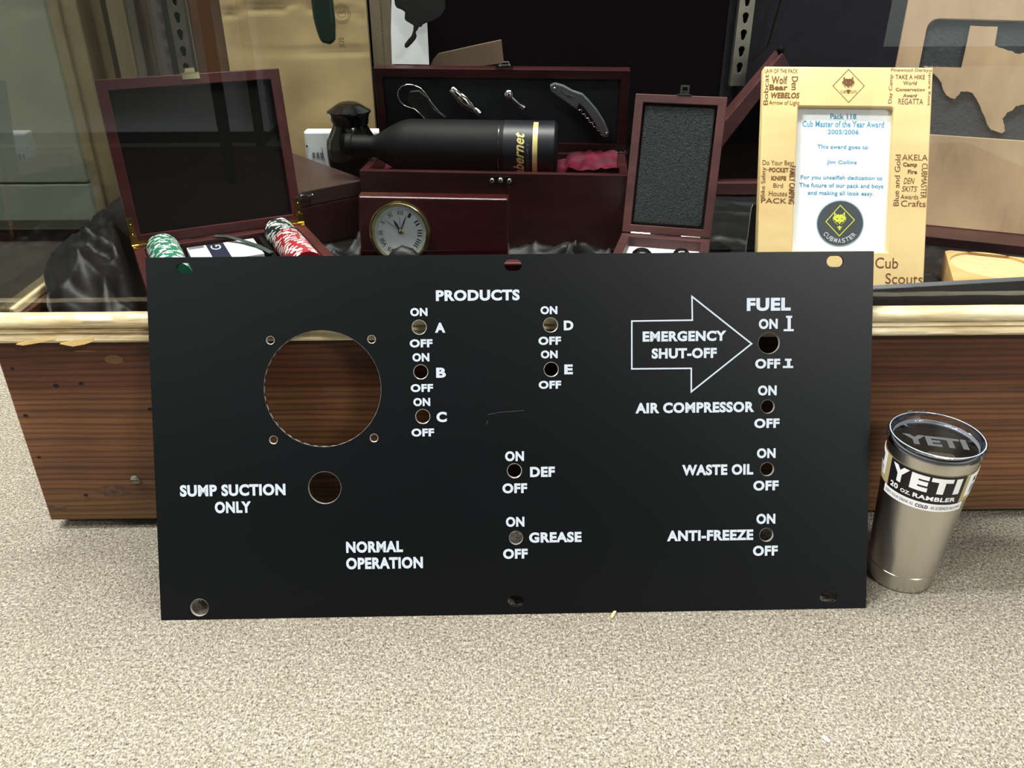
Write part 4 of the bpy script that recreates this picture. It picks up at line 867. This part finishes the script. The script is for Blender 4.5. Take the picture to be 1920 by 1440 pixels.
# hanging things (hooked over the shelf above the picture)
def extr(name, pts, Y, th, m, label, cat, bevel=.001, hook=None):
    F = Fr((0, Y, 0), (1, 0, 0), (0, 0, 1)); pl = poly_px(F, pts); o = tag(MB().prism(F, pl, -th/2, th/2).out(name, m, bevel=bevel), label, cat)
    if hook:
        zt = max(b for a, b in pl); xm = sum(a for a, b in pl if b > zt-.004)/max(1, len([1 for a, b in pl if b > zt-.004]))
        MB().tube([(xm, Y, zt-.004), (xm, Y, .827), (xm, Y+(.02 if Y < .5 else 0), .8398)], .0008, 6).out('hanging_cord', M_dark, o)
    return o
extr('white_card', [(736, -120), (800, -120), (801, 44), (804.6, 121), (735, 120), (733, 60)], .612, .001, M_paper, 'sheet of white card hanging behind the black glove', 'card', 0, True)
extr('green_sheath', [(580, -110), (622, -110), (624, 0), (629, 45), (629, 74), (626, 80), (619, 83), (606, 80), (601, 76), (594, 56), (588, 33), (584, 0)], .40, .014, M_green, 'dark green leather sheath hanging in front of the cardboard carton', 'sheath', .004, True)
extr('black_glove', [(735, -100), (835, -100), (835, 18), (828, 30), (812, 40), (800, 42), (796, 44), (792, 46), (791, 50), (785, 50), (783, 56), (779, 60), (781, 68), (779, 74), (774, 80), (768, 86), (763, 90), (759, 88), (759, 82), (765, 74), (772, 66), (775, 57), (776, 47), (769, 43), (761, 38), (759, 34), (760, 22), (754, 18), (744, 14), (741, 8), (740, 0)], .585, .012, M_leather, 'black leather glove hanging in front of the white card', 'glove', .002, True)
M_flap = mat('brown_flap', rgb(92, 74, 58), .8, var=.06)
extr('brown_board', [(795, 150), (812, 112), (822, 100), (893, 84), (940, 74), (945, 118), (880, 128)], .63, .006, M_flap, 'dim brown cardboard flap behind the wine box lid', 'cardboard')
cb = MB().tube([atY(x, y, .66) for x, y in ((1466, -60), (1464, 0), (1452, 40), (1443, 75), (1438, 88), (1420, 103), (1408, 118))], .0012, 6)
tag(cb.out('electric_cable', M_dark), 'thin black cord hanging beside the right shelf standard', 'cord')

# ================================================================== BLACK CONTROL PANEL
PX = lean_frame(-.3525, -.153, .0005, math.degrees(.0063), math.degrees(.4168)); PW, PH = .7332, .3709
T = thing('control_panel', 'large black metal control panel with white lettering leaning on the showcase', 'panel', PX.p(PW/2, 0, 0))
def hl(px, py, d): a, b = PX.hit(px, py); k = PX.hit(px+d/2, py)[0]-PX.hit(px-d/2, py)[0]; return circ(a, b, k/2, 40)
def sl(px, py, w_, h_): a, b = PX.hit(px, py); return slot(a, b, PX.hit(px+w_/2, py)[0]-PX.hit(px-w_/2, py)[0], PX.hit(px, py-h_/2)[1]-PX.hit(px, py+h_/2)[1])
HO = [hl(604.8, 729.3, 219.5), hl(608.8, 914.6, 61), hl(507, 638, 14), hl(696.7, 636.2, 14), hl(512.8, 824.8, 14), hl(701.4, 821.2, 14),
      hl(786, 613.5, 26), hl(788.9, 697.3, 26), hl(792.7, 780.9, 26), hl(1032.2, 609.3, 26), hl(1033.5, 692.7, 26), hl(1441.8, 643.2, 39.6), hl(1439.4, 762.4, 25),
      hl(964.6, 882.6, 26), hl(967.4, 1008.4, 25.5), hl(1438.3, 879.8, 25), hl(1437, 1002.9, 25), hl(374, 1139, 33), sl(347, 503, 32, 20), sl(962, 497, 33, 22), sl(1566, 490, 32, 21), sl(967, 1127, 31, 20), sl(1553, 1119, 32, 21)]
link('panel_plate', plate(PX, [(0, 0), (PW, 0), (PW, PH), (0, PH)], HO, -.0032, 0, 1), T, [M_black, M_edge])
M_rim = mat('bare_metal_rim', rgb(208, 206, 198), .3, metal=.6, var=.25, scale=300)
for hx, hy, d in ((604.8, 729.3, 219.5), (608.8, 914.6, 61), (507, 638, 14), (696.7, 636.2, 14), (512.8, 824.8, 14), (701.4, 821.2, 14), (786, 613.5, 26), (788.9, 697.3, 26), (792.7, 780.9, 26), (1032.2, 609.3, 26), (1033.5, 692.7, 26), (1441.8, 643.2, 39.6), (1439.4, 762.4, 25),
      (964.6, 882.6, 26), (967.4, 1008.4, 25.5), (1438.3, 879.8, 25), (1437, 1002.9, 25), (374, 1139, 33)):
    a, b = PX.hit(hx, hy); k = (PX.hit(hx+d/2, hy)[0]-PX.hit(hx-d/2, hy)[0])/2; bright = hx < 1100 and hy < 900 and d < 30
    w1 = .0005 if bright else .0002
    mb = MB(); mb.lathe(PX.sh(a, b), [(k-.0001, -.0032), (k-.0001, -.0002), (k+w1, .0003), (k+w1+.0001, -.0001)], 64, cap=False); mb.out('hole_rim', M_rim, T, smooth='auto')
B1 = dict(bold=.047)
for s, bx in [('PRODUCTS', (817.3, 543.3, 974.4, 564)), ('ON', (769.3, 577.3, 801.6, 592.9)), ('OFF', (768.2, 636, 811, 651.5)), ('A', (815.5, 605, 835, 623.8)), ('ON', (773.3, 662, 805, 678)), ('OFF', (770, 720, 812, 735)), ('B', (817.8, 689.3, 836, 708.2)),
              ('ON', (775, 746, 806.7, 761.5)), ('OFF', (771.5, 803.3, 814, 818.4)), ('C', (818.4, 772, 837.8, 791.5)), ('ON', (1013.3, 574, 1045, 589.3)), ('OFF', (1009.5, 631, 1051.8, 646.7)), ('D', (1057, 601, 1075, 619.3)),
              ('ON', (1014, 657, 1045.5, 672)), ('OFF', (1010, 713.8, 1052, 729)), ('E', (1058, 683.3, 1074, 701.8)), ('EMERGENCY', (1204.8, 620.5, 1361.8, 640)), ('SHUT-OFF', (1221.7, 652.5, 1343.6, 672)), ('FUEL', (1400, 558.5, 1482.4, 583)),
              ('ON', (1422.5, 597.6, 1458, 617)), ('OFF', (1415.7, 672.5, 1462.6, 691)), ('ON', (1421, 722.5, 1456, 741.5)), ('AIR COMPRESSOR', (1191.3, 754, 1414, 774)), ('OFF', (1414, 784.5, 1461.3, 802.6)), ('ON', (1419, 840.3, 1454, 859)),
              ('ON', (947, 845.8, 982.5, 864.7)), ('OFF', (942, 906, 988.3, 924.8)), ('DEF', (993.8, 875, 1040.3, 894.2)), ('ON', (948.5, 968.8, 983.2, 987.7)), ('OFF', (943.3, 1028.7, 989.4, 1047.6)), ('GREASE', (992, 997.4, 1090.4, 1017)),
              ('WASTE OIL', (1278.8, 870.5, 1412.2, 890.8)), ('OFF', (1412.2, 900.8, 1459.6, 919.7)), ('ANTI-FREEZE', (1250.6, 993.6, 1412.2, 1013.5)), ('ON', (1418, 963, 1453.5, 982.3)), ('OFF', (1411.5, 1022.8, 1458, 1042)),
              ('SUMP SUCTION', (337.5, 908, 535.5, 930)), ('ONLY', (403, 940, 471, 962)), ('NORMAL', (649, 1014.5, 755.5, 1036)), ('OPERATION', (649, 1044.5, 793, 1066.5))]:
    text_px('lettering', s, PX, bx, M_print, T, **B1)
stroke(PX, poly_px(PX, [(1184.5, 602), (1298, 600.3), (1297.3, 556), (1409, 644.5), (1296, 734.5), (1296, 690.6), (1184.5, 691.6)]), .0015, .0004, .0004, True).out('arrow_outline', M_print, T)
def isym(x0, x1, xt0, xt1, y0, y1, xs0, xs1):
    q = 4
    for r in ((xt0, y0, xt1, y0+q), (xs0, y0+q, xs1, y1-q), (x0, y1-q, x1, y1)):
        P = [PX.hit(r[0], r[1]), PX.hit(r[2], r[1]), PX.hit(r[2], r[3]), PX.hit(r[0], r[3])]; MB().add([PX.p(a, b, .0004) for a, b in P], [(0, 1, 2, 3)]).out('switch_symbol', M_print, T)
isym(1469, 1488, 1473.5, 1485, 592, 621, 1476.5, 1482.5); isym(1467.5, 1487, 1471.5, 1484, 672.5, 690, 1475.5, 1481.5)
M_scr = mat('scratch', rgb(64, 64, 68), .6)
stroke(PX, poly_px(PX, [(914, 777.5), (936, 773), (983, 769.5)]), .0004, .0003, .0003).out('scratch', M_scr, T); stroke(PX, poly_px(PX, [(912, 796), (915, 788)]), .0005, .0003, .0003).out('scratch', M_scr, T)

# ================================================================== STEEL TUMBLER
TC = Vector((.438, -.0944, .0005)); UF = Fr(TC, (1, 0, 0), (0, 1, 0), (0, 0, 1))
T = thing('steel_tumbler', 'brushed steel tumbler with clear lid and black label, right of the black panel', 'tumbler', TC)
rz = lambda z: .0340+.0594*z
MB().lathe(UF, [(.028, .0), (.0315, .0), (.0335, .0012), (.0343, .005), (rz(.021), .021), (rz(.021)-.0004, .0214), (rz(.0222)-.0004, .0222), (rz(.0226), .0226), (rz(.06), .06), (rz(.11), .11), (rz(.16), .16), (.0440, .168), (.0438, .1705), (.0425, .1705), (.0405, .150), (.034, .05), (.030, .008), (.001, .008)], 96, cap=False).out('steel_body', M_steel, T, smooth='auto')
lidp = MB().lathe(UF, [(.0400, .164), (.0425, .1706), (.0455, .1708), (.0462, .1730), (.0462, .1775), (.0455, .1795), (.0440, .1802), (.0425, .1795), (.0418, .177), (.0405, .1722), (.0385, .1705), (.001, .1703)], 96, cap=False).out('clear_lid', M_plastic, T, smooth='auto')
MB().lathe(UF, [(.0398, .1695), (.0408, .171), (.0404, .1735)], 96, cap=False).out('lid_gasket', mat('grey_gasket', rgb(150, 155, 165), .3), lidp, smooth=True)
MB().lathe(UF, [(.0434, .1797), (.0440, .1803), (.0446, .1797)], 96, cap=False).out('lid_rim', mat('bright_plastic', rgb(196, 204, 216), .15, spec=.8), lidp, smooth=True)
for t in (62, 84, 100): MB().box(Fr(UF.p(.044*math.cos(R(t)), .044*math.sin(R(t)), .1795), (math.cos(R(t+90)), math.sin(R(t+90)), 0), (0, 0, 1)), -.0035, .0035, 0, .0022, -.0015, .0015).out('lid_tab', M_plastic, lidp, bevel=.0005)
LF = Fr(UF.p(0, 0, .1706), (math.cos(R(-14)), math.sin(R(-14)), 0), (-math.sin(R(-14)), math.cos(R(-14)), 0), (0, 0, 1))
text_on('embossed_logo', 'YETI', LF, (-.030, -.009, .030, .010), mat('frosted_plastic', rgb(92, 95, 98), .35), lidp, c=.0004, bold=.05)
MB().prism(LF, slot(0, -.026, .026, .009), .0002, .0008).out('sip_opening', M_steelin, lidp)
def on_t(s, z, dr=.0004):   # s = arc length at r=.043, measured from the side facing the viewer
    th = s/.043; r = rz(z)+dr; return TC+Vector((r*math.sin(th), -r*math.cos(th), z))
def band(name, t0, t1, z0, z1, m, dr, parent, n=40):
    P = [on_t(R(t0+(t1-t0)*k/n)*.043, z, dr) for k in range(n+1) for z in (z0, z1)]; Pi = [on_t(R(t0+(t1-t0)*k/n)*.043, z, dr-.0003) for k in range(n+1) for z in (z0, z1)]
    m2 = (n+1)*2; fs = [(2*k, 2*k+2, 2*k+3, 2*k+1) for k in range(n)]+[(2*k+1, 2*k+3, m2+2*k+3, m2+2*k+1) for k in range(n)]+[(2*k, m2+2*k, m2+2*k+2, 2*k+2) for k in range(n)]+[(0, 1, m2+1, m2), (2*n, m2+2*n, m2+2*n+1, 2*n+1)]
    return MB().add(P+Pi, fs).out(name, m, parent, smooth='auto')
band('kraft_sleeve', -165, 66, .1240, .1575, M_kraft, .0006, T)
lb = band('front_label', -81, 21, .1236, .1577, M_labelblack, .0009, T)
band('slogan_strip', -86, 30, .1145, .1236, M_labelwhite, .0009, T)
band('side_panel', 28, 58, .1300, .1565, M_labelwhite, .0009, T); band('side_panel', -140, -92, .1310, .1565, M_labelwhite, .0009, T)
d = R(1)*.043
text_wrap('lettering', 'Y', lambda a, b: on_t(a, b, .0011), -76*d, -51*d, .1365, .1552, M_labelwhite, T, bold=.06)
text_wrap('lettering', 'E', lambda a, b: on_t(a, b, .0011), -48*d, -26*d, .1365, .1552, M_labelwhite, T, bold=.06)
text_wrap('lettering', 'T', lambda a, b: on_t(a, b, .0011), -23.5*d, 3*d, .1365, .1552, M_labelwhite, T, bold=.06)
text_wrap('lettering', 'I', lambda a, b: on_t(a, b, .0011), 6.5*d, 15*d, .1365, .1552, M_labelwhite, T, bold=.06)
text_wrap('lettering', '20', lambda a, b: on_t(a, b, .0011), -75*d, -62*d, .1272, .1335, M_labelwhite, T, bold=.035)
text_wrap('lettering', 'OZ.', lambda a, b: on_t(a, b, .0011), -58*d, -44*d, .1272, .1315, M_labelwhite, T, bold=.035)
text_wrap('lettering', 'RAMBLER', lambda a, b: on_t(a, b, .0011), -41*d, 14*d, .1272, .1325, M_labelwhite, T, bold=.035)
text_wrap('slogan', 'KEEPS YOUR DRINK AS', lambda a, b: on_t(a, b, .0011), -82*d, -38*d, .1172, .1208, M_greyink, T, bold=.01)
text_wrap('slogan', 'COLD', lambda a, b: on_t(a, b, .0011), -35*d, -19*d, .1168, .1210, M_navyink, T, bold=.035)
text_wrap('slogan', 'AS SCIENCE ALLOWS', lambda a, b: on_t(a, b, .0011), -16*d, 27*d, .1172, .1208, M_greyink, T, bold=.01)
for k in range(9):
    t = -104-k*3.2; band('barcode_bar', t, t+1.3+.6*(k % 3 == 0), .142, .153, M_navyink, .0012, T, 2)
for k in range(5): band('fine_print', -118, -97, .1325+k*.0016, .1332+k*.0016, M_greyink, .0012, T, 4)
for k in range(5): band('fine_print', 36, 47, .133+k*.0022, .1342+k*.0022, M_greyink, .0012, T, 4)
text_wrap('side_emblem', 'K', lambda a, b: on_t(a, b, .0012), 37*d, 46*d, .1465, .1525, M_navyink, T, bold=.03)

# ================================================================== BITS ON THE CARPET
for (p, w_, l_, an, lab) in (((1150, 1152), .0014, .011, 62, 'pale wood sliver on the carpet just below the black panel'), ((1549, 1386), .0014, .007, -50, 'tiny white scrap on the carpet near the bottom right')):
    q = atZ(*p, .001); F = flat_frame(q.x, q.y, 0, an); tag(MB().box(F, -l_/2, l_/2, -w_, w_, .0005, .002).out('wood_sliver' if an > 0 else 'paper_scrap', M_raw if an > 0 else M_paper, bevel=.0003), lab, 'debris')
